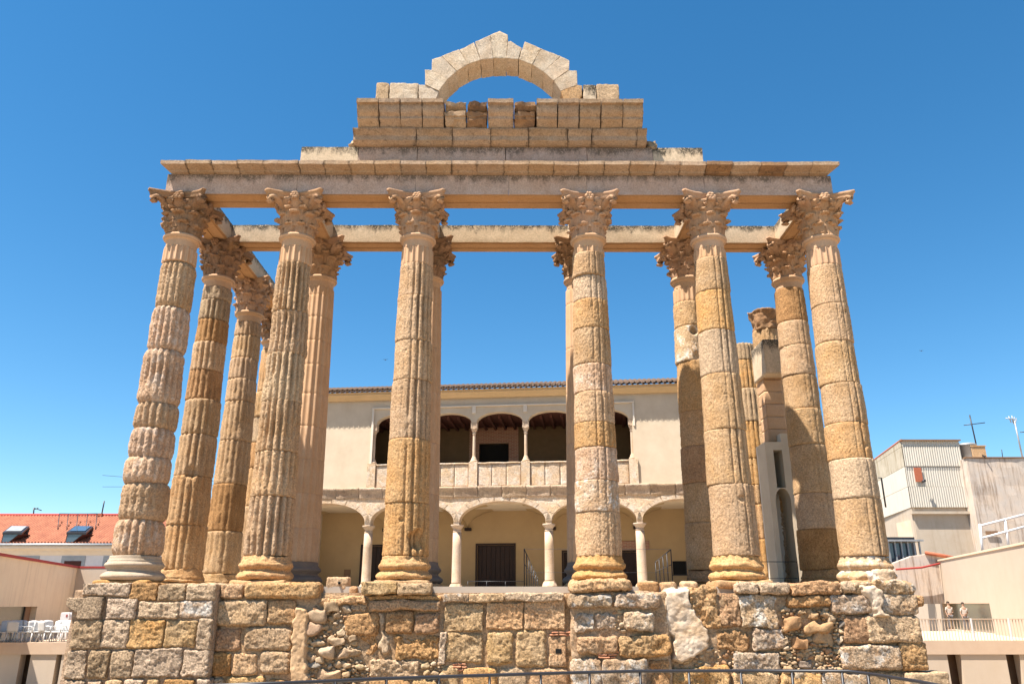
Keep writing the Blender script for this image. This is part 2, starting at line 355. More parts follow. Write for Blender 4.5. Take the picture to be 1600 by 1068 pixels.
# ------------------------------------------------------------------ temple columns
AX = 9.91; SX = 6.36; CX = 2.635; RB = 3.2; RC = 6.65; RD = 9.0
NF = 18
Z_RING = 10.02; Z_BASE = .62
def flute(th, z, ph, width, amps):
    t = (th*NF/(2*math.pi)+ph); k = np.floor(t).astype(int) % NF; f = t-np.floor(t)
    g = np.exp(-((f-.5)/width)**4) if width > .3 else np.exp(-((f-.5)/width)**2)
    return g*amps[k]
def drum(par, name, cx, cy, z0, z1, Rf, mat, seed, n=120, dz=.04, depth=.05, fw=.16, ero=.03, seam=.03, seamw=.04, waist=None, smoothness=0, patchy=.55, off=.012, right=False, dents=()):
    rng = np.random.RandomState(seed)
    nz = max(6, int((z1-z0)/dz)); zs = z0+(z1-z0)*np.linspace(0, 1, nz+1)
    zs = np.concatenate([[z0+.001, z0+.012], zs[1:-1], [z1-.012, z1-.001]])
    th = np.linspace(0, 2*math.pi, n, endpoint=False); TH, Z = np.meshgrid(th, zs, indexing='ij'); TH = TH.ravel(); Z = Z.ravel()
    r = Rf(Z)
    ra = np.random.RandomState(int(cx*10+cy*100+500)).rand(NF); amps = depth*np.clip(1-.5*patchy*(ra+rng.rand(NF)), .1, 1)
    if right: tc_ = (np.arange(NF)+.5)/NF*2*math.pi; amps = amps*np.clip((np.cos(tc_)+.30)*1.5, .12, 1)
    fl = flute(TH, Z, 0, fw, amps)
    P0 = np.stack([np.cos(TH)*.6, np.sin(TH)*.6, Z], 1)+seed*1.37
    msk = np.clip(.75+1.1*fbm(P0, 1.6, 2, seed), .1, 1.2) if not smoothness else 1
    r = r-fl*msk
    if ero > 0:
        lo = fbm(P0, 1.9, 3, seed+5); mi = fbm(P0, 6.5, 3, seed+9); fi = fbm(P0, 17, 3, seed+13)
        r = r+ero*(.75*lo-.8*np.clip(mi-.15, 0, 1)+.12*mi)+ero*.55*fi-ero*2.2*np.clip(fi-.25, 0, 1)
        fi2 = fbm(P0, 34, 2, seed+19); r = r+ero*.55*fi2-ero*1.2*np.clip(fi2-.25, 0, 1)
    e = np.minimum(Z-z0, z1-Z); sw = seamw*(1+.8*vn(P0*3, seed+3) if ero > 0 else 1)
    r = r-seam*np.exp(-np.clip(e, 0, None)/np.clip(sw, .01, 1))*(1+(.7*vn(P0*2.4, seed+4) if ero > 0 else 0))
    if waist: r = r-waist*np.exp(-(np.clip(e, 0, None)/.11)**2)*(1+.9*vn(P0*1.5, seed+8))
    for dt, dz_, drr, dd in dents:
        a_ = (TH-math.radians(dt)+math.pi) % (2*math.pi)-math.pi; q_ = np.sqrt((a_*.6)**2+(Z-dz_)**2)/drr; r = r-dd*np.clip(1.3-q_**2*(1.1+.7*fbm(P0, 4, 2, 3)), 0, 1)
    ox, oy = rng.randn(2)*off if ero > 0 else (0, 0)
    V = np.stack([cx+ox+r*np.cos(TH), cy+oy+r*np.sin(TH), Z], 1)
    m = len(zs); F = gridfaces(n, m, closed=True).tolist()
    F.append([i*m for i in range(n)][::-1]); F.append([i*m+m-1 for i in range(n)])
    return mesh(name, V, F, mat, par)
def bump_arc(r0, z0, z1, out, n=8): return [(r0+out*math.sin(math.pi*i/n), z0+(z1-z0)*i/n) for i in range(n+1)]
def base(par, cx, cy, kind, seed, mat, rs=.62, n=96):
    if kind == 'attic':
        p = [(.2, 0)]+bump_arc(rs+.09, 0, .19, .075)+[(rs+.07, .2), (rs+.045, .215), (rs+.015, .25), (rs+.02, .29), (rs+.05, .305)]+bump_arc(rs+.045, .31, .47, .06)+[(rs+.04, .485), (rs+.045, .50), (rs+.02, .52), (rs+.005, .57), (rs, .625), (.2, .625)]
        V, F = revolve(densify(p, .03), cx, cy, n); return mesh('base', rough(V, .004, 9, 2, seed), F, mat, par)
    if kind == 'worn':
        p = [(.2, 0)]+bump_arc(rs+.05, 0, .2, .07)+[(rs+.03, .215), (rs+.0, .25), (rs+.02, .28)]+bump_arc(rs+.03, .28, .46, .055)+[(rs+.03, .48), (rs+.0, .54), (rs-.02, .62), (.2, .62)]
        p = densify(p, .025); V, F = revolve(p, cx, cy, n)
        V = rough(V, .05, 2.2, 2, seed); V = rough(V, .028, 8, 3, seed+2); V = rough(V, .012, 26, 2, seed+3)
        # stubs of the flutes running out on the upper part
        th = np.arctan2(V[:, 1]-cy, V[:, 0]-cx); k = np.clip((V[:, 2]-.44)/.1, 0, 1); g = .035*k*np.exp(-(((th*NF/6.283) % 1-.5)/.2)**2)
        V[:, 0] -= g*np.cos(th); V[:, 1] -= g*np.sin(th)
        return mesh('base', V, F, mat, par)
    if kind == 'flare':
        p = [(.2, 0)]+bump_arc(rs+.02, 0, .12, .05)+[(rs+.05, .15), (rs+.01, .25), (rs-.02, .40), (.2, .40)]
        V, F = revolve(densify(p, .03), cx, cy, n); V = rough(V, .07, 2., 2, seed); V = rough(V, .03, 7, 3, seed+2); V = rough(V, .012, 22, 2, seed+3)
        return mesh('base', V, F, mat, par)
def leaf(cx, cy, th, z0, h, r0, aw, out, seed, nu=11, nv=13):
    """one acanthus leaf, tip curling outwards; thickness from a back sheet"""
    U, T = np.meshgrid(np.linspace(-1, 1, nu), np.linspace(0, 1, nv), indexing='ij'); U = U.ravel(); T = T.ravel()
    wv = np.where(T < .62, 1.04-.04*np.sin(T*5), np.sqrt(np.clip(1-((T-.62)/.42)**2, .02, 1)))*(1-.09*np.abs(np.sin(T*math.pi*3.2)))
    ang = th+U*aw*wv
    cl = np.clip((T-.55)/.45, 0, 1)
    z = z0+h*(T-.30*cl**2.0); rr = r0+.035+.05*T*out/.15+out*cl**1.6-.035*U*U*wv+.016*np.cos(U*math.pi*3)*(1-cl)-.03*np.exp(-(U/.12)**2)*.5
    rb_ = rr-.085-.02*(1-cl)
    A = np.stack([cx+rr*np.cos(ang), cy+rr*np.sin(ang), z], 1); B = np.stack([cx+rb_*np.cos(ang), cy+rb_*np.sin(ang), z-.06*cl], 1)
    F = gridfaces(nu, nv).tolist(); n = nu*nv; F += (gridfaces(nu, nv)[:, ::-1]+n).tolist()
    for i in range(nu-1): F.append([i*nv+nv-1, (i+1)*nv+nv-1, n+(i+1)*nv+nv-1, n+i*nv+nv-1])
    for j in range(nv-1): F.append([j, n+j, n+j+1, j+1][::-1]); k = (nu-1)*nv; F.append([k+j, k+j+1, n+k+j+1, n+k+j][::-1])
    return np.concatenate([A, B]), F
def capital(par, cx, cy, z0, seed, mat, H=1.37, wear=.5, ringmat=None, k=1.0, broken=None):
    rng = np.random.RandomState(seed)
    def bell(z): t = z/H; return (.475+.03*t+.24*max(0, (t-.38)/.46)**2)*k
    prof = [(.1, 0)]+[(bell(z), z) for z in np.linspace(0, .84*H, 16)]+[(.1, .84*H)]
    V, F = revolve(prof, cx, cy, 64); V[:, 2] += z0
    parts = [(V, F)]
    for i in range(8): parts.append(leaf(cx, cy, (i+.5)*math.pi/4, z0+.0, .50*H/1.37, bell(.2), math.pi/8*.98, (.09+.03*rng.rand())*k, seed+i))
    for i in range(8): parts.append(leaf(cx, cy, i*math.pi/4, z0+.22, .66*H/1.37, bell(.35)+.02, math.pi/8*.92, (.12+.05*rng.rand())*k, seed+i+20))
    for i in range(8): parts.append(leaf(cx, cy, (i+.5)*math.pi/4, z0+.42, .62*H/1.37, bell(.6)+.01, math.pi/8*.75, (.11+.05*rng.rand())*k, seed+i+40))
    V, F = joinvf(parts); V = rough(V, .08*wear, 2.5, 2, seed); V = rough(V, .055*wear, 7, 2, seed+3); V = rough(V, .016*wear+.004, 22, 2, seed+6)
    cap = mesh('capital', V, F, mat, par)
    # volutes
    for c in range(4):
        if broken and c in broken: continue
        a = math.pi/4+c*math.pi/2; d = np.array([math.cos(a), math.sin(a), 0]); O = np.array([cx, cy, z0])
        pts = [O+d*.5*k+np.array([0, 0, .62*H]), O+d*.60*k+np.array([0, 0, .74*H]), O+d*.80*k+np.array([0, 0, .83*H]), O+d*.98*k+np.array([0, 0, .845*H])]
        for q in range(7):
            t = math.pi/2-q*math.pi/3.2; rr = .115-.013*q; pts.append(O+d*(1.0*k+rr*math.cos(t))+np.array([0, 0, .76*H+rr*math.sin(t)]))
        Vv, Fv = tube(pts, [.05, .065, .075, .075]+[.07-.004*q for q in range(7)], 8)
        tn = np.array([-d[1], d[0], 0]); q_ = (Vv-O)@tn; Vv = Vv+np.outer(q_*.9, tn)
        side = []
        for sgn in (-1, 1):   # small inner helices towards the middle of each side
            a2 = a-sgn*math.pi/4*.62; e = np.array([math.cos(a2), math.sin(a2), 0]); p = [O+e*.52*k+np.array([0, 0, .6*H])+d*.02]
            for q in range(7):
                t = math.pi*(.55)-q*math.pi/3; rr = .085-.01*q; p.append(O+e*.66*k+tn*(sgn*-rr*math.cos(t))+np.array([0, 0, .75*H+rr*math.sin(t)]))
            side.append(tube(p, .035, 6))
        Vv, Fv = joinvf([(Vv, Fv)]+side)
        Vv = rough(Vv, .05*wear, 4, 2, seed+c); Vv = rough(Vv, .02*wear, 15, 2, seed+c+9)
        mesh('volute', Vv, Fv, mat, cap)
    # abacus: concave sides, cut corners
    out = []
    for c in range(4):
        a = math.pi/4+c*math.pi/2; n_ = np.array([math.cos(a+math.pi/4), math.sin(a+math.pi/4)]); tt = np.array([-n_[1], n_[0]])
        for u in np.linspace(-1, 1, 15):
            dd = .90-.26*(1-u*u); out.append(n_*dd*k+tt*u*.82*k)
    m = len(out); prof = [(.95, .84*H), (.93, .87*H), (.95, .885*H), (.96, .93*H), (1.0, .945*H), (1.0, H-.012), (.985, H)]
    V = [(cx+o[0]*s, cy+o[1]*s, z0+z) for o in out for s, z in prof]; F = gridfaces(m, len(prof), closed=True).tolist()
    L = len(prof); F.append([i*L for i in range(m)][::-1]); F.append([i*L+L-1 for i in range(m)])
    V = rough(np.array(V), .05*wear, 2.2, 2, seed+50); V = rough(V, .018*wear, 12, 2, seed+51); V[:, 2] = np.minimum(V[:, 2], z0+H-.002)
    mesh('abacus', V, F, mat, cap)
    for c in range(4):
        a = c*math.pi/2; e = np.array([math.cos(a), math.sin(a)]); bl = []
        for q in range(7):
            t = q*math.pi/3; ro = 0 if q == 6 else .085
            bl.append(ellipsoid((cx+e[0]*.72*k-e[1]*ro*math.cos(t), cy+e[1]*.72*k+e[0]*ro*math.cos(t), z0+.87*H+ro*math.sin(t)), (.07, .07, .065), 8, 5))
        V, F = joinvf(bl); V = rough(V, .03+.03*wear, 6, 2, seed+60+c); mesh('rosette', V, F, mat, cap)
    return cap
def ring(par, cx, cy, r, mat, z=Z_RING, hgt=.17):
    p = [(r-.1, z-.34), (r-.045, z-.33), (r-.045, z-.12), (r-.02, z-.07), (r+.03, z-.05)]+bump_arc(r+.03, z-.05, z+.07, .035)+[(r+.01, z+.08), (.2, z+.08)]
    V, F = revolve(densify(p, .03), cx, cy, 72); return mesh('astragal', V, F, mat, par)
def column(label, cx, cy, seams_px, px, mats, seed, basek='worn', basemat='ochre', R0=.63, R1=.48, depth=.05, fw=.16, ero=.03, seam=.026, seamw=.014, waist=None, capmat='capital', wear=.5, n=120, dz=.04, top='restored', patchy=.55, zb=0., topz=None, broken=None, restored=False, capk=1.0, right=False, dents=()):
    t = thing('ancient_column', label, 'column', (cx, cy, zb), 'columns of the Roman temple')
    zB = .625 if basek in ('attic', 'worn') else .4
    bt = base(t, cx, cy, basek, seed, M[basemat], rs=R0)
    ztop = topz if topz is not None else Z_RING-.33
    def Rf(z): q = np.clip((z-zB)/(Z_RING-zB), 0, 1); return R0+(R1-R0)*(q**1.25)+.045*np.exp(-np.clip(z-zB, 0, None)/.1)*0
    zs = sorted([ZS(p, cy-.5, px) for p in seams_px]); zs = [z for z in zs if zB+.15 < z < ztop-.12]
    bounds = [zB]+zs+[ztop]
    for i in range(len(bounds)-1):
        isTop = (i == len(bounds)-2) and topz is None and top == 'restored'
        mt = M['restored'] if (isTop or restored) else M[mats[i % len(mats)]]
        if isTop or restored:
            drum(t, 'drum', cx, cy, bounds[i], bounds[i+1], Rf, mt, seed*31+i, n=n, dz=dz*1.5, depth=.045, fw=.34, ero=0, seam=.008, seamw=.01, patchy=.0, smoothness=1)
        else:
            drum(t, 'drum', cx, cy, bounds[i], bounds[i+1], Rf, mt, seed*31+i, n=n, dz=dz, depth=depth, fw=fw, ero=ero, seam=seam, seamw=seamw, waist=waist, patchy=patchy, right=right, dents=dents)
    if topz is None:
        ring(t, cx, cy, R1+.012, M['restored'])
        capital(t, cx, cy, Z_RING+.06, seed+7, M[capmat], wear=wear, H=1.32, broken=broken, k=capk)
    return t
NFR = 250
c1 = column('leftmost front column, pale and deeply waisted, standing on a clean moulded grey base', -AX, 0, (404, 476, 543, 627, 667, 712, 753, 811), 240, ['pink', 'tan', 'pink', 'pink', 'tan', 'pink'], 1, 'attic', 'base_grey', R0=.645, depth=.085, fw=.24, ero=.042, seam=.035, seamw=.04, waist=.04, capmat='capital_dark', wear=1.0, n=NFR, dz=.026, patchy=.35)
c2 = column('second front column from the left, coarse grooved shaft on a worn base and long ochre plinth', -SX, 0, (406, 482, 549, 624, 703, 774), 435, ['tan', 'tan', 'tan', 'grey', 'tan', 'tan', 'tan'], 2, depth=.15, fw=.24, ero=.045, n=NFR, dz=.026, patchy=.35)
c3 = column('third front column from the left, with chipped hollow near its foot', -CX, 0, (408, 459, 529, 591, 684, 784), 645, ['ochre', 'ochre', 'tan', 'tan', 'tan', 'tan'], 3, depth=.14, fw=.18, ero=.030, right=True, dents=[(-52, 1.05, .26, .2), (-98, 1.55, .07, .06)], n=NFR, dz=.026, patchy=.5)
c4 = column('fourth front column from the left, patchy pale shaft of many drums on a rounded ochre plinth', CX, 0, (391, 427, 465, 510, 566, 610, 658, 697, 749, 798), 930, ['tan', 'white', 'pink', 'ochre', 'tan', 'pink', 'tan', 'ochre', 'grey', 'tan'], 4, depth=.10, fw=.15, ero=.032, right=True, n=NFR, dz=.026, patchy=.6)
c5 = column('fifth front column from the left, flat faced shaft with narrow grooves above a two ring worn base', SX, 0, (399, 451, 513, 582, 669, 755), 1130, ['tan', 'tan', 'tan', 'grey', 'ochre', 'tan'], 5, depth=.14, fw=.14, ero=.024, right=True, dents=[(-80, 2.1, .1, .05)], n=NFR, dz=.026, patchy=.7)
c6 = column('rightmost front column, tan drums on a base smeared with white lime', AX-.06, 0, (410, 472, 531, 596, 659, 715, 777), 1330, ['tan', 'grey', 'ochre', 'tan', 'tan', 'tan', 'tan'], 6, basemat='white', depth=.13, fw=.13, ero=.022, right=True, dents=[(-75, 9.2, .045, .08), (-70, 8.6, .05, .08), (-68, 8.3, .05, .08), (-60, 7.6, .05, .08), (-80, 4.3, .07, .07), (-65, 3.6, .09, .05)], n=NFR, dz=.026, patchy=.75, capmat='capital', wear=.9)
b1 = column('second row column behind the leftmost front one, dark above and orange at its foot', -AX, RB, (465, 496, 532, 576, 622, 677, 742, 819), 320, ['ochre', 'ochre', 'tan', 'tan', 'brown', 'tan', 'brown', 'dark', 'dark'], 11, 'flare', 'ochre', dents=[(-75, 3.3, .2, .12)], depth=.085, fw=.2, ero=.035, capmat='capital_dark', wear=1.0, top='old', n=112, dz=.045)
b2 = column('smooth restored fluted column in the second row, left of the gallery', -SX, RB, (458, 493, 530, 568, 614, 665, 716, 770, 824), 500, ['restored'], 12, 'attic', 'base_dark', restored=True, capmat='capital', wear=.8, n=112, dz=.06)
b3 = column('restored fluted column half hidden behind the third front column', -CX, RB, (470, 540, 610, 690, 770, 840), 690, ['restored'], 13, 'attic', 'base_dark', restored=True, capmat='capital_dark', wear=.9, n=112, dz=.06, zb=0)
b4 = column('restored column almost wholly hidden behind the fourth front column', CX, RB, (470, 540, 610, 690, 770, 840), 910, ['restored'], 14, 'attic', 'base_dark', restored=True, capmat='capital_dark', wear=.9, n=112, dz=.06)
b5 = column('second row column with a square cavity and pale patches, behind the fifth front column', SX, RB, (468, 507, 562, 640, 695, 753, 815), 1080, ['tan', 'tan', 'brown', 'ochre', 'ochre', 'white', 'tan', 'restored'], 15, 'flare', 'brown', depth=.07, fw=.12, ero=.042, right=True, dents=[(-88, 8.1, .17, .22), (-85, 7.2, .14, .07)], capmat='capital', wear=.9, n=112, dz=.045, patchy=.9)
b6 = column('second row column just left of the rightmost front one, blotchy with a shaded foot', AX, RB, (499, 537, 583, 637, 693, 769, 825), 1255, ['brown', 'tan', 'tan', 'tan', 'tan', 'tan', 'tan', 'brown'], 16, 'flare', 'brown', depth=.08, fw=.12, ero=.03, right=True, capmat='capital', wear=1.0, top='old', n=112, dz=.045)
d1 = column('third column back along the left flank, seen between two nearer shafts', -AX, RC, (521, 557, 590, 625, 687, 755, 829), 380, ['tan', 'brown', 'tan', 'tan', 'tan', 'tan', 'tan'], 21, 'flare', 'tan', depth=.07, fw=.2, ero=.035, capmat='capital', wear=.8, top='old', n=96, dz=.06)
e1 = column('farthest column of the left flank, a dark sliver behind the others', -AX, RC+3.4, (535, 610, 650, 690, 730, 790), 420, ['tan', 'ochre', 'brown', 'dark'], 22, 'flare', 'tan', depth=.07, fw=.2, ero=.035, capmat='capital_dark', wear=1., top='old', n=80, dz=.08)
topE = ZS(540, RD, 1170)
e6 = column('broken topped column with grey middle drum, standing free on the right flank', AX, RD, (560, 605, 657, 715, 757, 787, 842), 1180, ['ochre', 'ochre', 'tan', 'ochre', 'ochre', 'grey', 'ochre', 'dark'], 23, 'flare', 'ochre', depth=.09, fw=.15, ero=.03, topz=topE, n=96, dz=.06, patchy=.1)
top6 = ZS(518, 6., 1200)
d6 = column('right flank column with a ragged stump of capital on top', AX, 6.0, (545, 600, 660, 730, 800), 1190, ['tan', 'ochre', 'tan'], 24, 'flare', 'tan', depth=.05, fw=.13, ero=.05, topz=top6, n=96, dz=.06)
V, F = revolve([(.2, top6), (.44, top6), (.44, top6+.2), (.5, top6+.35), (.53, top6+.6), (.58, top6+.75), (.2, top6+.78)], AX, 6.0, 48); V2, F2 = revolve(densify([(.2, top6), (.44, top6), (.44, top6+.2), (.5, top6+.35), (.53, top6+.6), (.58, top6+.75), (.2, top6+.78)], .05), AX, 6.0, 64)
mesh('capital', rough(rough(V2, .14, 3, 3, 5), .05, 11, 2, 6), F2, M['capital_dark'], d6)

# ------------------------------------------------------------------ entablature of the front
Z0 = 11.42
ent = thing('entablature', 'long shaded front entablature with stepped cornice carrying the broken arch', 'entablature', (0, 0, Z0))
XL, XR = -10.46, 10.24
def block(par, name, V, F, mat, seed, a=.008, f=3, b=.005, g=14):
    V = rough(V, a, f, 2, seed); V = rough(V, b, g, 2, seed+1); o = mesh(name, V, F, mat, par); o.data.set_sharp_from_angle(angle=R(28)); return o
def fx(px, y, Y): return float(W(px, y, Y)[0])
# architrave and frieze in long blocks, jointed on the column axes
joints = [XL]+[fx(p, 290, -.45) for p in (464, 649, 795, 917, 1101)]+[XR]
for i in range(len(joints)-1):
    p = [(-.45, Z0), (.0, Z0), (.45, Z0), (.45, 12.1), (-.45, 12.1), (-.45, Z0+.3)]
    V, F = extr(p, joints[i]+.004, joints[i+1]-.004, .12); block(ent, 'architrave_block', V, F, M['frieze'], 100+i)
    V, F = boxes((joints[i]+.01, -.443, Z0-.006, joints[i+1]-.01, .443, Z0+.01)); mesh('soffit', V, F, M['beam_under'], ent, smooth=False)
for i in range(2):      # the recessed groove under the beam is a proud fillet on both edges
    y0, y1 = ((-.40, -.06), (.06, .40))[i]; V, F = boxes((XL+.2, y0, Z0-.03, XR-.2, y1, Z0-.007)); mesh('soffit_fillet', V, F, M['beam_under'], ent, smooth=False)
cx_px = [249]+[x for x in (288, 329, 369, 410, 465, 505, 545, 584, 625, 665, 705, 745, 787, 826, 865, 905, 945, 985, 1025, 1064, 1105, 1145, 1190, 1230, 1270)]+[1313]
xs = [fx(p, 259, -.9) for p in cx_px]; xs[0] += .0
for i in range(len(xs)-1):
    x0, x1 = xs[i]+.005, xs[i+1]-.005; k = random.Random(i).uniform(-.02, .02)
    p = [(-.46, 12.10), (.45, 12.10), (.45, 12.42), (-.45, 12.42), (-.90+k, 12.34), (-.905+k, 12.215), (-.86+k, 12.21), (-.60, 12.16), (-.595, 12.105)]
    V, F = extr(p, x0, x1, .07)
    if i in (0, len(xs)-2):       # splayed ends
        t = np.clip((12.22-V[:, 2])/.12, 0, 1)
        if i == 0: V[:, 0] += t*.28*np.clip((x0+.6-V[:, 0])/.6, 0, 1)
        else: V[:, 0] -= t*.28*np.clip((V[:, 0]-x1+.6)/.6, 0, 1)
    block(ent, 'cornice_block', V, F, M['cornice_dark'] if (i in (21, 22, 23) and i % 2) else M['cornice'], 130+i, a=.015, b=.01, g=11)
# attic: plain course; sunlit ends painted paler, middle darker for the crown's cast shadow
xs = [fx(p, 240, -.3) for p in (470, 560, 652, 790, 917, 1020, 1098)]
for i in range(len(xs)-1):
    V, F = boxgrid((xs[i]+.003, -.32, 12.40), (xs[i+1]-.003, .35, 13.19), .09, .02); block(ent, 'attic_block', V, F, M['frieze'] if 0 < i < 5 else M['beam'], 170+i, b=.01)
xs = [fx(p, 215, -.5) for p in (552, 651, 707, 767, 826, 887, 924, 995, 1010)]
for i in range(len(xs)-1):
    p = [(-.36, 13.19), (.4, 13.19), (.4, 13.64), (-.70, 13.64), (-.70, 13.60), (-.56, 13.46), (-.55, 13.45), (-.55, 13.29), (-.43, 13.20)]
    V, F = extr(p, xs[i]+.008, xs[i+1]-.008, .06); block(ent, 'moulded_block', V, F, M['cornice'], 190+i, a=.025, b=.012, g=9)
xs = [fx(p, 165, -1.0) for p in (557.5, 592, 626, 660, 694, 729, 762, 803, 838, 871, 905, 939, 973, 1005)]
for i in range(len(xs)-1):
    x0, x1 = xs[i]+.012, xs[i+1]-.012; br = i in (4, 5, 7)
    p = [(-.62, 13.645), (.35, 13.645), (.35, 14.44), (-1.10, 14.44), (-1.14, 14.42), (-1.14, 14.28), (-1.04, 14.27), (-1.035, 14.23), (-1.03, 14.12), (-.98, 14.02), (-.90, 13.95), (-.885, 13.94), (-.885, 13.85), (-.88, 13.845), (-.66, 13.68)]
    if br: p = [(-.62, 13.645), (.35, 13.645), (.35, 14.36), (-.80, 14.44), (-.98, 14.42), (-.95, 14.3), (-.78, 14.18), (-.92, 14.1), (-.90, 13.96), (-.86, 13.94), (-.86, 13.86), (-.66, 13.68)]
    V, F = extr(p, x0+(.03 if br else 0), x1-(.03 if br else 0), .06); block(ent, 'crown_block', V, F, M['cornice_dark'] if i in (5, 7) else M['cornice'], 210+i, a=.06 if br else .02, f=4, b=.05 if br else .012, g=10)
V, F = boxgrid((fx(1010, 222, -.2), -.3, 13.19), (fx(1024, 222, -.2), .25, 13.55), .05, .08); block(ent, 'broken_block', V, F, M['dark'], 240, a=.12, f=4, b=.05)
V, F = boxgrid((fx(547, 222, -.2), -.3, 13.19), (fx(555, 222, -.2), .25, 13.5), .05, .06); block(ent, 'broken_block', V, F, M['tan'], 241, a=.1, f=4, b=.05)
# the arch: voussoirs and shoulder blocks
VO = [[(654, 131), (664, 132.5), (686, 142.5), (680, 157), (654, 157)], [(664, 109), (674, 109), (699, 124), (686, 142.5), (664, 132.5)], [(674.5, 92), (690, 87.5), (714, 111), (699, 124), (674, 109)],
 [(690, 87.5), (717.5, 77.5), (731, 101), (714, 111)], [(717.5, 77.5), (741, 66), (751, 94), (731, 101)], [(742.5, 65), (766, 55), (771, 91), (751.5, 94)], [(766, 54), (781, 48), (794, 55), (791, 91), (771, 91)],
 [(794, 65), (797.5, 64), (815.5, 75), (810, 92.5), (791, 91)], [(820, 65), (846, 76), (831, 101), (810.5, 93)], [(846, 76), (876, 87.5), (849, 112.5), (831, 101)], [(876, 87.5), (890, 94), (890, 109), (865, 126), (849, 112.5)],
 [(890, 109), (902, 110), (902, 132.5), (876, 142.5), (865, 126)], [(902, 132.5), (910, 134), (910, 149), (904, 157), (882, 157.5), (876, 142.5)]]
ar = thing('broken_arch', 'free standing semicircular stone arch topping the temple front against the sky', 'arch', (0, 0, 14.44))
for i, poly in enumerate(VO):
    P = [W(x, y, -.45)[[0, 2]] for x, y in poly]; c = np.mean(P, 0); P = [c+(p-c)*(1-.008/np.linalg.norm(p-c)) for p in P]
    P = [(p[0], max(p[1], 14.43)) for p in P]
    # orientation: make it counter-clockwise
    A = sum(P[j][0]*P[(j+1) % len(P)][1]-P[(j+1) % len(P)][0]*P[j][1] for j in range(len(P)))
    if A < 0: P = P[::-1]
    rr = random.Random(i); dy = rr.uniform(-.012, .012)
    V, F = poly_extr(P, -.45+dy, .5+rr.uniform(-.02, .02), .06); block(ar, 'voussoir', V, F, M['ochre'] if i == 12 else M['voussoir'], 260+i, a=.02, f=3, b=.012, g=12)
for i, (a, b, t, m_) in enumerate(((587, 607.5, 129, 'grey'), (608, 653.5, 129.5, 'voussoir'), (911, 932, 132, 'beam'), (932.5, 967, 131, 'grey'))):
    V, F = boxgrid((fx(a, 145, -.45)+.006, -.45, 14.435), (fx(b, 145, -.45)-.006, .5, ZS(t, -.45, a)), .05, .03); block(ar, 'shoulder_block', V, F, M[m_], 280+i, a=.03, b=.015)

# ------------------------------------------------------------------ inner beams
def beam(label, x0, y0, x1, y1, joints=()):
    t = thing('stone_beam', label, 'beam', ((x0+x1)/2, (y0+y1)/2, 11.36))
    z0, z1 = 11.36, 12.02
    V, F = boxgrid((x0, y0, z0), (x1, y1, z1), .12, .025); block(t, 'beam_face', V, F, M['beam'], int(abs(x0*31+y0*7)), a=.012, b=.012)
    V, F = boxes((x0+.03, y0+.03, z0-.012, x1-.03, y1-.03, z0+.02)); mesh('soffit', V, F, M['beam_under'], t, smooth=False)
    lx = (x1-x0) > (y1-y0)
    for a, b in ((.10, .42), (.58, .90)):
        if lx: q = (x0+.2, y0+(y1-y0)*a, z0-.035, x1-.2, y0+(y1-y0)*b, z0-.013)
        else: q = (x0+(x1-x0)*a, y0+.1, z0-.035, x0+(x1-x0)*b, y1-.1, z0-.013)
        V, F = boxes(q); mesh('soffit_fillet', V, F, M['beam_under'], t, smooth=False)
bw = .40
beam('weathered beam across the second row of columns, black stained along its top', -AX+bw+.001, RB-bw, AX-bw, RB+bw)
for x, l in ((-AX, 'dark side beam over the leftmost front column running back'), (-SX, 'short beam running back over the second front column'), (-CX, 'short dark beam behind the third front capital'), (CX, 'short beam behind the fourth front capital'), (SX, 'short pale beam running back over the fifth front column'), (AX, 'short pale beam running back over the rightmost front column')):
    beam(l, x-bw, .46, x+bw, RB-bw-.01 if abs(x) < 9 else RB+.0)
beam('left flank beam from the second to the third column back', -AX-bw, RB+.01, -AX+bw, RC)
beam('farthest left flank beam with a broken edge of white stone', -AX-bw, RC+.01, -AX+bw, RC+3.8)

# ------------------------------------------------------------------ podium
PF = -1.05
pod = thing('podium', 'tall weathered podium of big granite blocks, rubble and patched render under the columns', 'podium', (0, 0, GZ))
V, F = boxgrid((-10.2, PF+.12, GZ), (10.35, 30, -.32), .8, 0); mesh('core', V, F, M['mortar'], pod, smooth=False)
# mortar face, bumpy, in front of the core
def face_sheet(par, name, x0, x1, z0, z1, y, mat, seed, amp=.05, res=.045, thick=.15):
    V, F = boxgrid((x0, y, z0), (x1, y+thick, z1), res, .03); V = rough(V, amp, 2.2, 3, seed); V = rough(V, amp*.5, 9, 3, seed+2); V = rough(V, amp*.22, 25, 2, seed+4); return mesh(name, V, F, mat, par)
face_sheet(pod, 'mortar_face', -7.1, 10.1, -4.4, -.38, PF+.05, M['mortar'], 300, .05, .06)
BL = []
def B(x0, y0, x1, y1, m='tan', d=0., rnd=.07, a=1.): BL.append((x0, y0, x1, y1, m, d, rnd, a))
# corner pier (its own plane further out)
CP = -.30
for q in ((127,911,202,931,'grey',.02,.02), (200,910,245,938,'brown'), (245,911,289,938,'dark'), (289,911,338,938,'dark'),
 (161,933,214,966,'grey'), (213,938,279,965,'grey'), (277,938,332,965,'white'),
 (107,968,157,1013,'dark'), (154,967,199,1012,'grey'), (196,967,254,1012,'ochre'), (253,967,306,1011,'tan'), (304,966,331,1016,'grey'),
 (96,1015,134,1061,'dark'), (132,1014,169,1060,'dark'), (168,1014,206,1060,'grey'), (204,1013,281,1058,'grey'), (280,1013,326,1057,'grey'),
 (92,1062,130,1110,'dark'), (130,1061,155,1110,'grey'), (156,1061,187,1110,'tan'), (188,1060,222,1110,'grey'), (223,1060,246,1110,'tan'), (247,1060,301,1110,'brown'), (302,1059,325,1110,'grey')):
    B(q[0], q[1], q[2], q[3], q[4], CP, q[6] if len(q) > 6 else .045)
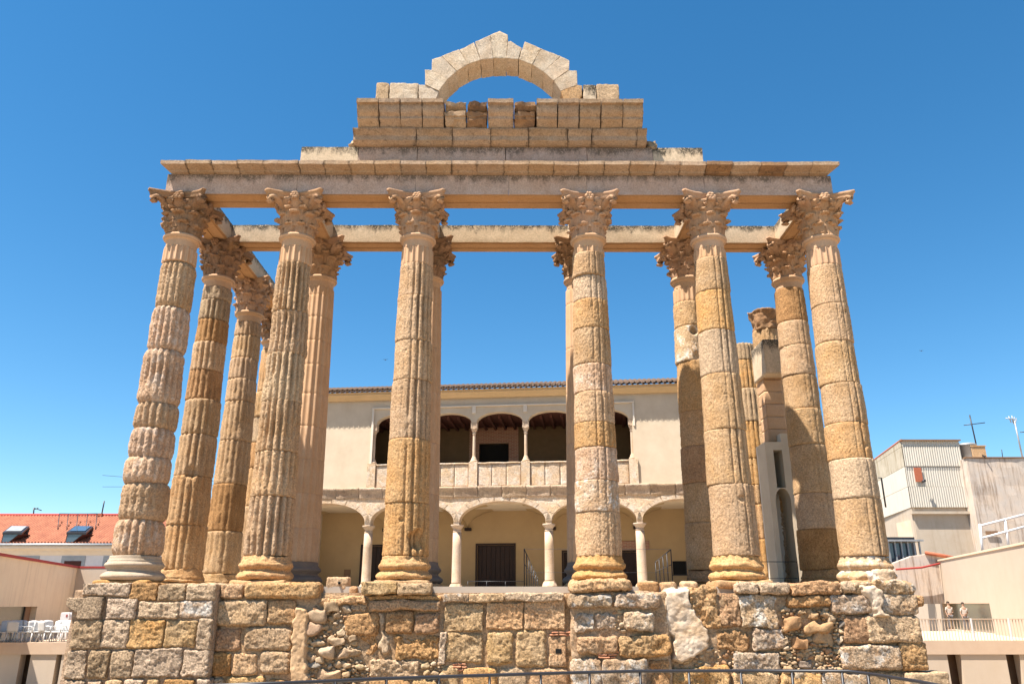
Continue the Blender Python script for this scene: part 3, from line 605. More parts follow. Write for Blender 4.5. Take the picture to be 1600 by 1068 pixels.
for q in ((341,912,381,935,'ochre',-.05), (379,909,499,935,'ochre',-.12,.09), (334,937,416,977,'tan',-.06,.09), (415,936,461,974,'ochre',-.03,.06), (332,979,377,1018,'brown',0,.1), (378,978,456,1017,'tan',-.02,.1),
 (329,1019,361,1056,'brown',0,.05), (361,1018,402,1054,'ochre',0,.08), (404,1016,453,1052,'tan',-.03,.09), (327,1058,347,1110,'grey'), (348,1056,414,1110,'ochre'), (414,1062,452,1110,'brown'),
 (497,931,575,944,'ochre',0,.05,2), (548,940,575,954,'tan',0,.05,2), (577,937,688,954,'ochre',-.1,.07), (577,929,690,936,'ochre',-.04,.03), (563,908,619,928,'tan',-.22,.05), (620,909,674,928,'tan',-.22,.05),
 (536,955,592,992,'brown',-.02,.1), (601,954,646,989,'brown',-.04,.09), (647,955,687,989,'brown',-.04,.09), (564,993,590,1027,'brown',.04,.1,3), (614,990,684,1028,'brown',0,.06,2.5), (576,1031,655,1059,'tan',-.04,.06,2), (560,1061,640,1110,'ochre'), (641,1061,684,1110,'tan'),
 (685,988,697,1038,'grey',-.03,.02), (692,927,732,941,'white',-.08,.02), (733,927,788,940,'tan',-.08,.025), (789,926,880,939,'grey',-.08,.025),
 (693,942,755,986,'tan',0,.03), (759,940,818,983,'ochre',0,.03), (819,937,883,983,'ochre',0,.03), (695,988,754,1035,'tan',0,.07), (760,986,802,1039,'tan',-.02,.1), (805,984,855,1042,'tan',-.02,.11), (858,993,885,1041,'ochre',.02,.03),
 (686,1040,717,1110,'tan',0,.07), (723,1041,777,1110,'ochre',0,.09), (778,1041,824,1110,'tan',0,.09), (826,1042,890,1110,'ochre',0,.09),
 (891,905,989,926,'ochre',-.30,.11,1.6), (887,928,960,951,'white',-.26,.09,1.5), (962,927,1033,951,'white',-.26,.09,1.5), (896,956,928,987,'white',-.2,.08,2), (930,959,964,987,'grey',-.16,.08,2), (977,954,1024,985,'white',-.28,.08,1.5), (902,992,966,1023,'ochre',-.2,.09,1.5), (967,991,1050,1025,'ochre',-.26,.1,1.5), (893,1028,940,1110,'white',-.2,.08,2), (942,1027,1015,1110,'white',-.26,.08,2), (1017,1028,1049,1110,'brown',-.08,.05,2),
 (1075,914,1127,985,'ochre',.0,.12,3), (1126,930,1159,980,'brown',-.02,.1,2.5), (1120,984,1172,1019,'brown',-.02,.1,2), (1154,909,1188,927,'grey',-.12,.07,1.5), (1189,909,1237,928,'grey',-.14,.09), (1238,909,1316,930,'brown',-.12,.08,1.5), (1159,929,1215,981,'white',-.06,.05,2), (1178,981,1227,1016,'white',-.05,.07,1.6), (1148,1019,1221,1048,'white',-.06,.06,1.5), (1150,1050,1222,1110,'tan',-.04,.06,2),
 (1232,931,1298,948,'brown',-.1,.07,1.5), (1302,928,1365,958,'white',-.12,.08), (1377,926,1436,960,'white',-.1,.08), (1334,908,1430,927,'white',-.14,.1,2), (1318,909,1336,927,'grey',-.1,.06,2), (1434,928,1446,946,'brown',-.1,.08), (1322,961,1361,1005,'brown',-.06,.1), (1359,960,1441,1005,'tan',-.1,.09), (1318,1008,1411,1047,'white',-.1,.09), (1411,1000,1450,1047,'ochre',-.05,.08,1.5), (1290,1050,1360,1110,'white',-.08,.08), (1362,1050,1448,1110,'tan',-.05,.08), (1228,1050,1288,1110,'ochre',-.03,.08,2.5), (1053,1040,1140,1110,'ochre',-.02,.1,3)):
    B(*q)
for i, (x0, y0, x1, y1, m_, d, rnd, a) in enumerate(BL):
    y = PF+d-.02; A = W(x0, y1, y); Bq = W(x1, y0, y)
    x_, X_ = float(A[0])+.006, float(W(x1, (y0+y1)/2, y)[0])-.006; z_, Z_ = float(A[2])+.006, float(Bq[2])-.006
    if X_-x_ < .05: X_ = x_+.05
    V, F = boxgrid((x_, y, z_), (X_, y+.5+abs(d), Z_), .024 if y1 < 1070 else .06, rnd)
    V = rough(V, .045*a, 1.6, 2, 400+i); V = rough(V, .028*a, 5, 3, 600+i); V = rough(V, .022*(a**.5), 16, 3, 800+i)
    mesh('stone_block', V, F, M['p'+m_], pod)
# the moulded block sticking out at the outer corner, with a curved underside
A = W(101, 967, PF+CP); Bq = W(163, 932, PF+CP)
x0, x1, z0, z1 = float(A[0]), float(Bq[0]), float(A[2]), float(Bq[2])
prof = [(x1, z0), (x1, z1), (x0, z1-.02), (x0, z1-.2), (x0+.06, z1-.26), (x0+.22, z1-.34), (x0+.30, z0+.15), (x0+.32, z0)]
P = densify(prof+[prof[0]], .04)[:-1]
V, F = poly_extr(P[::-1], PF+CP-.05, PF+CP+.8, .05); V = rough(V, .03, 2, 2, 91); V = rough(V, .025, 9, 3, 92); mesh('stone_block', V, F, M['pdark'], pod)
# pier body behind its blocks, and its shaded right cheek
xa = float(W(99, 1000, PF+CP+.2)[0])+.15; xb = float(W(333, 1000, PF+CP)[0])
face_sheet(pod, 'mortar_face', xa, xb-.05, -4.4, -.25, PF+CP+.06, M['mortar'], 310, .02, .08, 1.2)
xa2 = float(W(893, 990, PF)[0]); xb2 = float(W(1046, 990, PF-.1)[0])
face_sheet(pod, 'mortar_face', xa2, xb2, -4.4, -.30, PF-.10, M['mortar'], 320, .06, .05, .4)
# render patches
def patch(pts, y, mat, seed, th=.12):
    P = np.array([W(x, yy, y)[[0, 2]] for x, yy in pts]); lo, hi = P.min(0)-.1, P.max(0)+.1; h = .028
    nx, nz = int((hi[0]-lo[0])/h)+2, int((hi[1]-lo[1])/h)+2; X, Z = np.meshgrid(lo[0]+h*np.arange(nx), lo[1]+h*np.arange(nz), indexing='ij'); q = np.stack([X.ravel(), Z.ravel()], 1)
    ins = np.zeros(len(q), bool); dist = np.full(len(q), 9.)
    for i in range(len(P)):
        a, b = P[i-1], P[i]; c = (a[1] > q[:, 1]) != (b[1] > q[:, 1]); ins ^= c & (q[:, 0] < (b[0]-a[0])*(q[:, 1]-a[1])/(b[1]-a[1]+1e-9)+a[0])
        t = np.clip(((q-a)@(b-a))/((b-a)@(b-a)), 0, 1); dist = np.minimum(dist, np.linalg.norm(q-a-np.outer(t, b-a), axis=1))
    P3 = np.stack([q[:, 0], q[:, 0]*0+seed, q[:, 1]], 1); sdv = np.where(ins, dist, -dist)+.09*fbm(P3, 3, 3, seed)+.04*fbm(P3, 10, 2, seed)
    k = np.clip((sdv+.03)/.09, 0, 1); k = k*k*(3-2*k)
    yy = y-th*k+.16-.16*k+.03*fbm(P3, 2, 3, seed+1)+.022*fbm(P3, 7, 3, seed+2)+.012*fbm(P3, 20, 2, seed+3)
    V = np.stack([q[:, 0], yy, q[:, 1]], 1); F = gridfaces(nx, nz); keep = (sdv[F] > -.07).all(1)
    return mesh('render_patch', V, F[keep], mat, pod)
patch([(459,944), (482,948), (479,1000), (477,1030), (484,1066), (452,1110), (450,1060), (456,1000)], PF-.10, M['patch'], 71, .06)
patch([(1034,924), (1076,920), (1079,950), (1095,968), (1108,985), (1107,1008), (1090,1022), (1066,1036), (1052,1028), (1052,1000), (1038,985)], PF-.01, M['limewash'], 73, .08)
patch([(1345,915), (1368,912), (1385,925), (1376,950), (1380,958), (1395,962), (1370,962), (1362,940)], PF-.20, M['limewash'], 75, .05)
patch([(592,955), (602,955), (600,985), (610,992), (612,1015), (598,1027), (590,1010), (594,990)], PF-.0, M['grey'], 77, .03)
# rubble fields
def rubble(poly, y, n, rmin, rmax, seed, big=()):
    rng = np.random.RandomState(seed); P = np.array([W(x, yy, y)[[0, 2]] for x, yy in poly]); lo, hi = P.min(0), P.max(0)
    def inside(p):
        c = False
        for i in range(len(P)):
            a, b = P[i], P[i-1]
            if (a[1] > p[1]) != (b[1] > p[1]) and p[0] < (b[0]-a[0])*(p[1]-a[1])/(b[1]-a[1])+a[0]: c = not c
        return c
    st = []
    for (x0, y0, x1, y1, tone) in big:
        a = W(x0, y1, y); b = W(x1, y0, y); st.append(((a[0]+b[0])/2, (a[2]+b[2])/2, (b[0]-a[0])/2, (b[2]-a[2])/2, tone))
    pal = [(.54,.38,.23), (.50,.33,.17), (.46,.29,.15), (.56,.42,.28), (.45,.22,.10), (.42,.28,.16), (.52,.35,.2), (.5,.36,.2)]
    tries = 0
    while len(st) < n and tries < 9000:
        tries += 1; p = lo+(hi-lo)*rng.rand(2)
        if not inside(p): continue
        r = rmin+(rmax-rmin)*rng.rand()**2.2; ok = all(((p[0]-s[0])/(s[2]+r*.66))**2+((p[1]-s[1])/(s[3]+r*.5))**2 > 1 for s in st)
        if ok: st.append((p[0], p[1], r*(1+.4*rng.rand()), r*(.6+.3*rng.rand()), pal[rng.randint(len(pal))]))
    parts = []; tones = []
    for i, s in enumerate(st):
        rx, rz = s[2], s[3]; nn = 22 if rx > .1 else 12
        V, F = ellipsoid((0, 0, 0), (rx, min(rx, rz)*.8+.03, rz), nn, nn*2//3, .62); a = rng.uniform(-.35, .35) if i >= len(big) else 0; c_, s_ = math.cos(a), math.sin(a)
        V = np.stack([V[:, 0]*c_-V[:, 2]*s_+s[0], V[:, 1]+y+.06-rng.rand()*.06, V[:, 0]*s_+V[:, 2]*c_+s[1]], 1)
        V = rough(V, rx*.55, 1.1/rx, 2, seed+i); V = rough(V, .03 if rx > .1 else .012, 11, 3, seed+i+3)
        parts.append((V, F)); tones.append(np.tile(np.array(s[4])*(np.array([.80, .68, .56]) if i < len(big) else .88), (len(V), 1)))
    V, F = joinvf(parts); mesh('rubble', V, F, M['rubble'], pod, attr=np.concatenate(tones))['kind'] = 'stuff'
rubble([(484,950), (545,950), (535,975), (560,995), (562,1030), (575,1045), (575,1110), (478,1110), (482,1000)], PF+.0, 190, .03, .13, 5,
 [(482,957,513,973,(.5,.4,.3)), (478,974,503,992,(.55,.4,.3)), (513,994,542,1008,(.56,.44,.32)), (501,1009,528,1029,(.68,.58,.47)), (473,1021,497,1033,(.5,.38,.27)), (476,1032,501,1043,(.3,.32,.33)), (491,1045,530,1062,(.56,.42,.3)), (529,1015,551,1027,(.6,.47,.35)), (505,940,535,956,(.45,.34,.22))])
rubble([(1222,952), (1318,950), (1322,1005), (1318,1048), (1290,1060), (1225,1060), (1218,1000)], PF+.0, 210, .03, .12, 8,
 [(1224,962,1250,984,(.5,.3,.15)), (1250,968,1298,985,(.52,.34,.18)), (1258,952,1280,968,(.55,.38,.22)), (1268,988,1302,1006,(.55,.42,.28)), (1248,1030,1270,1044,(.22,.2,.2)), (1310,970,1322,980,(.15,.17,.2)), (1236,996,1262,1012,(.45,.25,.12))])
rubble([(652,1028), (690,1028), (695,1045), (690,1110), (655,1110)], PF+.0, 40, .03, .1, 9)
rubble([(1160,1018), (1230,1045), (1225,1052), (1060,1050), (1060,1030), (1110,1010)], PF+.02, 70, .03, .08, 12)
rubble([(965,928), (978,990), (962,990), (958,950)], PF-.12, 12, .03, .08, 13)
def bricks(x0, y0, x1, y1, rows, y, seed):
    rng = random.Random(seed); a = W(x0, y1, y); b = W(x1, y0, y); bs = []; h = (b[2]-a[2])/rows
    for r in range(rows):
        x = a[0]+rng.uniform(0, .08)
        while x < b[0]-.08:
            L = rng.uniform(.12, .3); bs.append((x, y+rng.uniform(-.02, .03), a[2]+r*h+.008, min(x+L, b[0]), y+.2, a[2]+(r+1)*h-.01)); x += L+.015
    parts = [boxgrid(q[:3], q[3:], .03, .012) for q in bs]; V, F = joinvf(parts); mesh('brick_fill', rough(V, .02, 12, 2, seed), F, M['brickbits'], pod)
bricks(706, 1035, 729, 1048, 3, PF-.02, 1); bricks(930, 1016, 968, 1028, 3, PF-.2, 2); bricks(858, 985, 896, 993, 2, PF-.02, 3); bricks(985, 1017, 1010, 1026, 2, PF-.12, 4)
V, F = boxes(tuple(list(W(868.5, 1020, PF-.04)*[1, 0, 1]+[0, PF-.03, 0])+list(W(877, 1013, PF-.04)*[1, 0, 1]+[0, PF+.02, 0])))
mesh('beam_hole', V, F, M['black'], pod, smooth=False)
# worn plinths under the back columns, paving inside
V, F = boxes((-10.2, -.6, -.34, 10.3, 30, -.16)); mesh('inner_paving', V, F, M['paving'], pod, smooth=False)
for i, (x, y) in enumerate([(-AX, RB), (-SX, RB), (-CX, RB), (CX, RB), (SX, RB), (AX, RB), (-AX, RC), (-AX, RC+3.4), (AX, RD), (AX, 6.0), (-AX, 0), (-SX, 0), (-CX, 0), (CX, 0), (SX, 0), (AX, 0)]):
    V, F = boxgrid((x-.72, y-.72, -.2), (x+.72, y+.72, -.005), .06, .05); V = rough(rough(V, .03, 3, 2, 950+i), .012, 12, 2, 970+i); V[:, 2] = np.minimum(V[:, 2], .004); mesh('plinth', V, F, M['ochre'], pod)

def loose(label, cat, px0, py0, px1, py1, y, mat, seed, rnd=.08, depth=.5, a=1., zb=None, name='loose_stone', group=None):
    A = W(px0, py1, y); Bq = W(px1, py0, y); z0 = float(A[2]) if zb is None else zb
    t = thing(name, label, cat, ((A[0]+Bq[0])/2, y+depth/2, z0), group)
    V, F = boxgrid((A[0], y, z0), (Bq[0], y+depth, Bq[2]), .03, rnd); V = rough(V, .04*a, 2.5, 2, seed); V = rough(V, .02*a, 9, 3, seed+1); V = rough(V, .01, 22, 2, seed+2)
    o = mesh(name, V, F, mat); q = t; bpy.data.objects.remove(q); tag(o, label, cat, group); return o
o = loose('tan cut stone with a round hole lying between the second and third front columns', 'stone', 508, 901, 544, 922, -.6, M['tan'], 51, .06)
V, F = tube([W(530, 910, -.66), W(530, 910, -.55)], .035, 10); h_ = mesh('hole', V, F, M['black']); h_.parent = o
for i, (a, b, c, d, m_, l) in enumerate(((1000, 909, 1030, 922, 'brown', 'flat brown rubble stone lying beside the fourth front column base'), (1008, 906, 1028, 918, 'grey', 'grey speckled rubble stone in the little heap right of the fourth column'), (1034, 908, 1058, 923, 'ochre', 'ochre rubble stone at the right end of the little heap on the podium'), (1066, 908, 1092, 919, 'grey', 'small grey flat stone left of the fifth front column base'), (545, 915, 560, 924, 'brown', 'low brown stone behind the holed cut stone'))):
    loose(l, 'stone', a, b, c, d, -.7+.12*(i == 1), M[m_], 60+i*5, .07, .35, zb=-.35)
loose('grey cut block standing by the right foot of the podium', 'stone', 1425, 1050, 1484, 1110, PF-.2, M['grey'], 90, .05, .7, name='cut_block')
lm = loose('ragged lime covered stone stuck against the rightmost front column base', 'stone', 1366, 890, 1400, 912, -.95, M['white'], 95, .1, .6, 2.2, name='limed_stone')

# ------------------------------------------------------------------ right flank: modern pier and niche
pr = thing('restored_pier', 'smooth rebuilt pier with a block of architrave, left of the right flank columns', 'pier', (8.9, 5, -.3), None)
x0 = float(W(1197, 640, 5.0)[0]); x1 = float(W(1222, 640, 5.0)[0]); zt = ZS(592, 5., 1205); zb_ = ZS(690, 5., 1215)
for i in range(5):
    a = zb_+(zt-zb_)*i/5; b = zb_+(zt-zb_)*(i+1)/5; V, F = boxgrid((x0, 5.0, a+.004), (x1+.1, 5.7, b-.004), .06, .015); mesh('pier_block', rough(V, .008, 9, 2, i), F, M['restored'], pr)
V, F = boxgrid((x0-.08, 4.35, ZS(583, 4.35, 1205)), (x1+.12, 5.75, ZS(530, 4.35, 1212)), .08, .012); mesh('architrave_block', rough(V, .01, 6, 2, 3), F, M['beam'], pr)
p = [(x0-.02, zt), (x1+.1, zt), (x1+.28, zt+.16), (x1+.32, zt+.34), (x1+.14, zt+.42), (x0-.04, zt+.42)]
V, F = poly_extr(densify(p+[p[0]], .06)[:-1], 4.9, 5.6, .06); mesh('moulded_cap', V, F, M['restored'], pr)
ni = thing('plastered_niche', 'tall narrow modern plaster wall with a slit and an arched opening on the right flank', 'wall', (9, 5, -.3))
NY = 4.6; xl = float(W(1206, 800, NY)[0]); xr = float(W(1246, 800, NY)[0]); ztn = ZS(690, NY, 1220)
oc = float(W(1226, 800, NY)[0]); ow = float(W(1238, 800, NY)[0])-oc; zsp = ZS(783, NY, 1225); sl0, sl1 = float(W(1212, 740, NY)[0]), float(W(1226, 740, NY)[0])
def nwall():
    us = sorted(set([xl, xr, oc-ow-1e-3, oc+ow+1e-3]+[oc+ow*math.sin(a) for a in np.linspace(-math.pi/2, math.pi/2, 17)])); V = []; F = []
    for u in us:
        z = zsp+.45*math.sqrt(max(0, 1-((u-oc)/ow)**2)) if abs(u-oc) <= ow else -.3; V += [(u, NY, z), (u, NY, zsp+.46), (u, NY+.9, zsp+.46), (u, NY+.9, z)]
    for i in range(len(us)-1):
        for p in range(4): F.append([4*i+p, 4*i+4+p, 4*i+4+(p+1) % 4, 4*i+(p+1) % 4])
    F += [[0, 1, 2, 3], [4*len(us)-1-q for q in range(4)]]; return np.array(V), F
V, F = nwall(); mesh('arched_wall', V, F, M['plaster'], ni, smooth=False)
V, F = boxes((xl, NY, zsp+.461, sl0, NY+.9, ztn), (sl1, NY, zsp+.461, xr, NY+.9, ztn+.3), (sl0, NY, ztn-.28, sl1, NY+.9, ztn)); mesh('jambs', V, F, M['plaster'], ni, smooth=False)
V, F = boxes((xl, NY+.901, -.3, xr, NY+1.0, ztn)); mesh('back_panel', V, F, M['plaster_up'], ni, smooth=False)

# ------------------------------------------------------------------ the galleried house inside the temple
PP = Plane(788, 925, 14.5, 6.5)
hs_ = thing('galleried_house', 'cream house with two storeys of arcades standing inside the columns, tiled eaves above', 'house', (float(PP.O[0]), float(PP.O[1]), -.2))
PU = PP.u; PN = PP.n
def pw(V):      # local (u, depth, z) -> world
    V = np.asarray(V, float); out = np.outer(V[:, 0], PU)+np.outer(V[:, 1], PN)+PP.O; out[:, 2] = V[:, 2]; return out
def pm(name, V, F, mat, par=None, smooth=False): return mesh(name, pw(V), F, mat, par or hs_, smooth=smooth)
def pb(name, b, mat, par=None):
    V, F = boxes(*b); return pm(name, V, F, mat, par)
U = lambda px, py, off=0: PP.at(px, py, off)[0]
ZP = lambda py, px=788, off=0: PP.at(px, py, off)[1]
FLZ = -.15; uL, uR = U(462, 700), U(1128, 700)
def archwall(u0, u1, ops, zsolid, ztop, v0, v1, xtra=()):
    """wall with arched heads; ops (uc, halfw, zspring, rise); below the springing it is open between the ops' outer edges unless solid"""
    us = set([u0, u1]+list(xtra))
    for uc, hw, zs, ri in ops: us |= set(np.round(uc+hw*np.sin(np.linspace(-math.pi/2, math.pi/2, 25)), 4)); us |= {round(uc-hw+1e-3, 4), round(uc+hw-1e-3, 4)}
    us = sorted(us)
    def zb(u):
        for uc, hw, zs, ri in ops:
            if abs(u-uc) < hw-1e-4: return zs+ri*math.sqrt(max(0, 1-((u-uc)/hw)**2))
        return zsolid(u)
    V = []; F = []
    for u in us: z = zb(u); V += [(u, v0, z), (u, v0, ztop), (u, v1, ztop), (u, v1, z)]
    for i in range(len(us)-1):
        a = 4*i; b = a+4
        for p, q in ((0, 1), (1, 2), (2, 3), (3, 0)): F.append([a+p, b+p, b+q, a+q])
    F.append([0, 1, 2, 3]); n = 4*(len(us)-1); F.append([n+3, n+2, n+1, n])
    return np.array(V), F
# lower arcade
CXP = [435, 574, 713, 857, 1000, 1143]
cu = [U(x, 820) for x in CXP]; zcap = ZP(818)
zsc0, zsc1 = ZP(776), ZP(759)
ops = []
for i in range(5):
    c = (cu[i]+cu[i+1])/2; hw = (cu[i+1]-cu[i])/2-.13; ops.append((c, hw, zcap+.12, ZP(782)-zcap-.12))
V, F = archwall(uL, uR, ops, lambda u: FLZ if (u < cu[0]-.1 or u > cu[-1]+.1) else zcap+.0, zsc0+.02, 0, .55, (cu[0]-.099, cu[0]-.101, cu[-1]+.099, cu[-1]+.101)); pm('arcade_wall', V, F, M['arcade'])
for i, (c, hw, zs, ri) in enumerate(ops):    # archivolt rings, slightly proud, in separate stones
    n = 9
    parts = []
    for k in range(n):
        a0, a1 = math.pi*(1-(k+.03)/n), math.pi*(1-(k+.97)/n); q = []
        for a in np.linspace(a0, a1, 5): q.append((c+hw*math.cos(a), zs+ri*math.sin(a)))
        for a in np.linspace(a1, a0, 5): q.append((c+(hw+.24)*math.cos(a), zs+(ri+.26)*math.sin(a)))
        V = [(x, y, z) for y in (-.035, .3) for x, z in q]; m = len(q); F = [list(range(m)), list(range(m, 2*m))[::-1]]+[[j, (j+1) % m, (j+1) % m+m, j+m][::-1] for j in range(m)]
        parts.append((np.array(V), F))
    V, F = joinvf(parts); V[:, 2] = np.minimum(V[:, 2], zsc0+.01); pm('archivolt', V, F, M['arcade'])
for i, px in enumerate(CXP):
    u = cu[i]; fl = FLZ if i != 3 else FLZ+.1
    zc = zcap; cap = [(.05, zc-.34), (.17, zc-.34), (.20, zc-.31), (.19, zc-.26), (.17, zc-.24), (.2, zc-.16), (.27, zc-.08), (.30, zc-.05), (.30, zc), (.05, zc)]
    co = thing('gallery_column', ['slim column hidden behind the leftmost shafts at the gallery end', 'stained slim marble column of the lower gallery, left of the third front temple column', 'pale slim marble column with carved foot in the lower gallery, left of the big dark door', 'slim marble column of the lower gallery, right of the big dark door', 'slim marble column of the lower gallery, right of the fourth front temple column', 'slim column at the right end of the lower gallery'][i], 'column', pw([(u, .27, FLZ)])[0], 'slim columns of the lower gallery')
    V, F = revolve([(.05, fl+.42), (.235, fl+.42), (.215, fl+.5), (.205, zc-1.0), (.195, zc-.34), (.05, zc-.34)], 0, 0, 28); V[:, 0] += u; V[:, 1] += .27; pm('shaft', V, F, M['marble'], co, True)
    V, F = revolve(densify(cap, .03), 0, 0, 28); V[:, 0] += u; V[:, 1] += .27; V = rough(V, .015, 8, 2, i); pm('capital', V, F, M['marble'], co, True)
    V, F = revolve(densify([(.05, fl), (.30, fl), (.32, fl+.1), (.34, fl+.22), (.28, fl+.34), (.24, fl+.42), (.05, fl+.42)], .03), 0, 0, 28)
    th = np.arctan2(V[:, 1], V[:, 0]); s = 1+.08*np.cos(th*8)*np.cos((V[:, 2]-fl)*18); V[:, 0] *= s; V[:, 1] *= s; V[:, 0] += u; V[:, 1] += .27; pm('base', V, F, M['marble'], co, True)
# ceiling of the lower gallery: groined vaults, back wall with doors
DEP = 3.4
for i, (c, hw, zs, ri) in enumerate(ops):
    h2 = (cu[i+1]-cu[i])/2; xs = np.linspace(c-h2, c+h2, 25); ys = np.linspace(.55, DEP, 25); X, Y = np.meshgrid(xs, ys, indexing='ij'); X = X.ravel(); Y = Y.ravel()
    zz = np.maximum(ri*np.sqrt(np.clip(1-((X-c)/h2)**2, 0, 1)), (ri)*np.sqrt(np.clip(1-((Y-(.55+DEP)/2)/((DEP-.55)/2))**2, 0, 1)))+zs
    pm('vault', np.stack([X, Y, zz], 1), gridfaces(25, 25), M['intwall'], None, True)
    pb('vault_corbel', [(cu[i+1]-.16, DEP-.22, zs-.12, cu[i+1]+.16, DEP-.005, zs+.02)], M['wood'])
def wallholes(name, u0, u1, z0, z1, holes, v0, v1, mat):
    """rectangular openings (ua, ub, za, zb)"""
    bs = []; us = sorted({u0, u1} | {h[0] for h in holes} | {h[1] for h in holes})
    for a, b in zip(us[:-1], us[1:]):
        m = (a+b)/2; hh = sorted([h for h in holes if h[0] < m < h[1]], key=lambda h: h[2]); z = z0
        for h in hh:
            if h[2] > z+1e-3: bs.append((a, v0, z, b, v1, h[2]))
            z = h[3]
        if z < z1-1e-3: bs.append((a, v0, z, b, v1, z1))
    return pb(name, bs, mat)
def hole(px0, py0, px1, py1, off): a = PP.at(px0, py1, off); b = PP.at(px1, py0, off); return (a[0], b[0], max(a[1], FLZ), b[1])
dh = [hole(745, 851, 803, 935, DEP), hole(562, 853, 602, 935, DEP), hole(973, 862, 1001, 935, DEP), hole(882, 862, 896, 935, DEP)]
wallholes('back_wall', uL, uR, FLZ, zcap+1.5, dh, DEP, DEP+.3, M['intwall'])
for i, h in enumerate(dh):
    n = [8, 5, 5, 3][i]; ua, ub, za, zb = h; dr = pb('door', [(ua, DEP+.12, za, ub, DEP+.16, zb)], M['wood'])
    pb('planks', [(ua+(ub-ua)*(k+.06)/n, DEP+.085, za, ua+(ub-ua)*(k+.94)/n, DEP+.118, zb-.04) for k in range(n)], M['wood'], dr)
    pb('door_frame', [(ua-.09, DEP-.03, za, ua-.002, DEP-.003, zb+.09), (ub+.002, DEP-.03, za, ub+.09, DEP-.003, zb+.09), (ua-.002, DEP-.03, zb+.002, ub+.002, DEP-.003, zb+.09)], M['wood'], dr)
a = PP.at(968, 862, DEP); b = PP.at(1014, 848, DEP); bs = pb('brick_lintel', [(a[0], DEP-.07, a[1]+.1, b[0], DEP-.035, b[1]+.1)], M['brick'])
a = PP.at(1052, 897, DEP); b = PP.at(1071, 876, DEP); pb('window', [(a[0], DEP-.04, a[1], b[0], DEP-.004, b[1])], M['black']); pb('window_frame', [(a[0]-.05, DEP-.05, a[1]-.05, b[0]+.05, DEP-.041, a[1]), (b[0], DEP-.05, a[1], b[0]+.04, DEP-.041, b[1])], M['metal'])
a = PP.at(537, 903, DEP); b = PP.at(548, 889, DEP); pb('wall_plaque', [(a[0], DEP-.03, a[1], b[0], DEP-.004, b[1])], M['slotdark'])
pb('gallery_floor', [(uL, -.6, FLZ-.4, uR, DEP+.3, FLZ)], M['paving']); pb('side_wall', [(uL, .55, FLZ, uL+.4, 8, zsc0), (uR-.4, .55, FLZ, uR, 8, zsc0)], M['plaster'])
pb('upper_floor', [(uL, .551, zsc0-.25, uR, 8, zsc0+.0)], M['plaster'])
# string course between the storeys, in stones
us = np.linspace(uL-.05, uR+.05, 19)
for i in range(18):
    x0, x1 = us[i]+.006, us[i+1]-.006; p = [(-.05, zsc0), (.5, zsc0), (.5, zsc1), (-.15, zsc1), (-.17, zsc1-.05), (-.15, zsc1-.12), (-.11, zsc1-.2), (-.08, zsc1-.3), (-.06, zsc0+.04)]
    V, F = extr(p, x0, x1, .09); V = rough(rough(V, .03, 2.5, 2, i), .018, 9, 2, i+3); pm('string_stone', V, F, M['string'], None, True)
# upper wall, five arches
ucx = [583, 662, 740, 821, 905, 988]
u2 = [U(x, 690) for x in ucx]; zs2 = ZP(658); ri2 = ZP(642.5)-zs2; ztop = ZP(618)
ops2 = [((u2[i]+u2[i+1])/2, (u2[i+1]-u2[i])/2-(.13 if 0 < i < 4 else .12), zs2, ri2) for i in range(5)]
V, F = archwall(uL, uR, ops2, lambda u: (zsc1-.02) if (u < u2[0]-.03 or u > u2[-1]+.03) else zs2, ztop+.3, .02, .42, (u2[0]-.029, u2[0]-.031, u2[-1]+.029, u2[-1]+.031)); pm('upper_wall', V, F, M['plaster'])
zal = ZP(632)
st = [(u2[0]-.12, -.06, zal-.05, u2[-1]+.16, .019, zal)]
st += [(u2[0]-.12, -.03, zsc1, u2[0]-.02, .019, zal-.051), (u2[-1]+.08, -.03, zs2-.35, u2[-1]+.16, .019, zal-.051)]
for i in (1, 2, 3, 4): st += [(u2[i]-.09, -.045, ZP(644), u2[i]+.09, .018, zal-.052)]
pb('raised_frame', st, M['plaster_up'])
zp = ZP(721)
for i in range(6):
    u = u2[i]; lab = ['slender upper gallery colonnette at the left end', 'slender upper gallery colonnette hidden by the third front temple column', 'slender upper gallery colonnette left of the brick framed doorway', 'slender upper gallery colonnette right of the brick framed doorway', 'slender upper gallery colonnette hidden by the fourth front temple column', 'slender upper gallery colonnette at the right end'][i]
    co = thing('colonnette', lab, 'column', pw([(u, .2, zp)])[0], 'colonnettes of the upper gallery')
    z0 = zp+.02; prof = [(.03, z0), (.17, z0), (.18, z0+.08), (.12, z0+.14), (.13, z0+.18), (.09, z0+.24), (.075, z0+.3), (.066, zs2-.58), (.09, zs2-.56), (.09, zs2-.53), (.07, zs2-.51), (.10, zs2-.42), (.15, zs2-.32), (.16, zs2-.29), (.03, zs2-.29)]
    V, F = revolve(densify(prof, .04), 0, 0, 20); V[:, 0] += u; V[:, 1] += .18; pm('shaft', V, F, M['marble'], co, True)
    pb('impost', [(u-.15, .03, zs2-.29, u+.15, .36, zs2+.005)], M['marble'], co)
    ped = pb('pedestal', [(u-.20, -.08, zsc1-.01, u+.20, .4, zp+.02)], M['arcade'])
for i in range(5):   # parapet slabs between pedestals
    a, b = u2[i]+.205, u2[i+1]-.205; k = 3; q = np.linspace(a, b, k+1)
    for j in range(k):
        V, F = boxgrid((q[j]+.006, -.01, zsc1-.005), (q[j+1]-.006, .22, zp-.09), .08, .015); pm('parapet_slab', rough(V, .012, 5, 2, i*3+j), F, M['arcade'], None, True)
    V, F = boxgrid((a, -.06, zp-.088), (b, .3, zp-.01), .1, .02); pm('parapet_rail', rough(V, .02, 4, 2, i), F, M['arcade'], None, True)
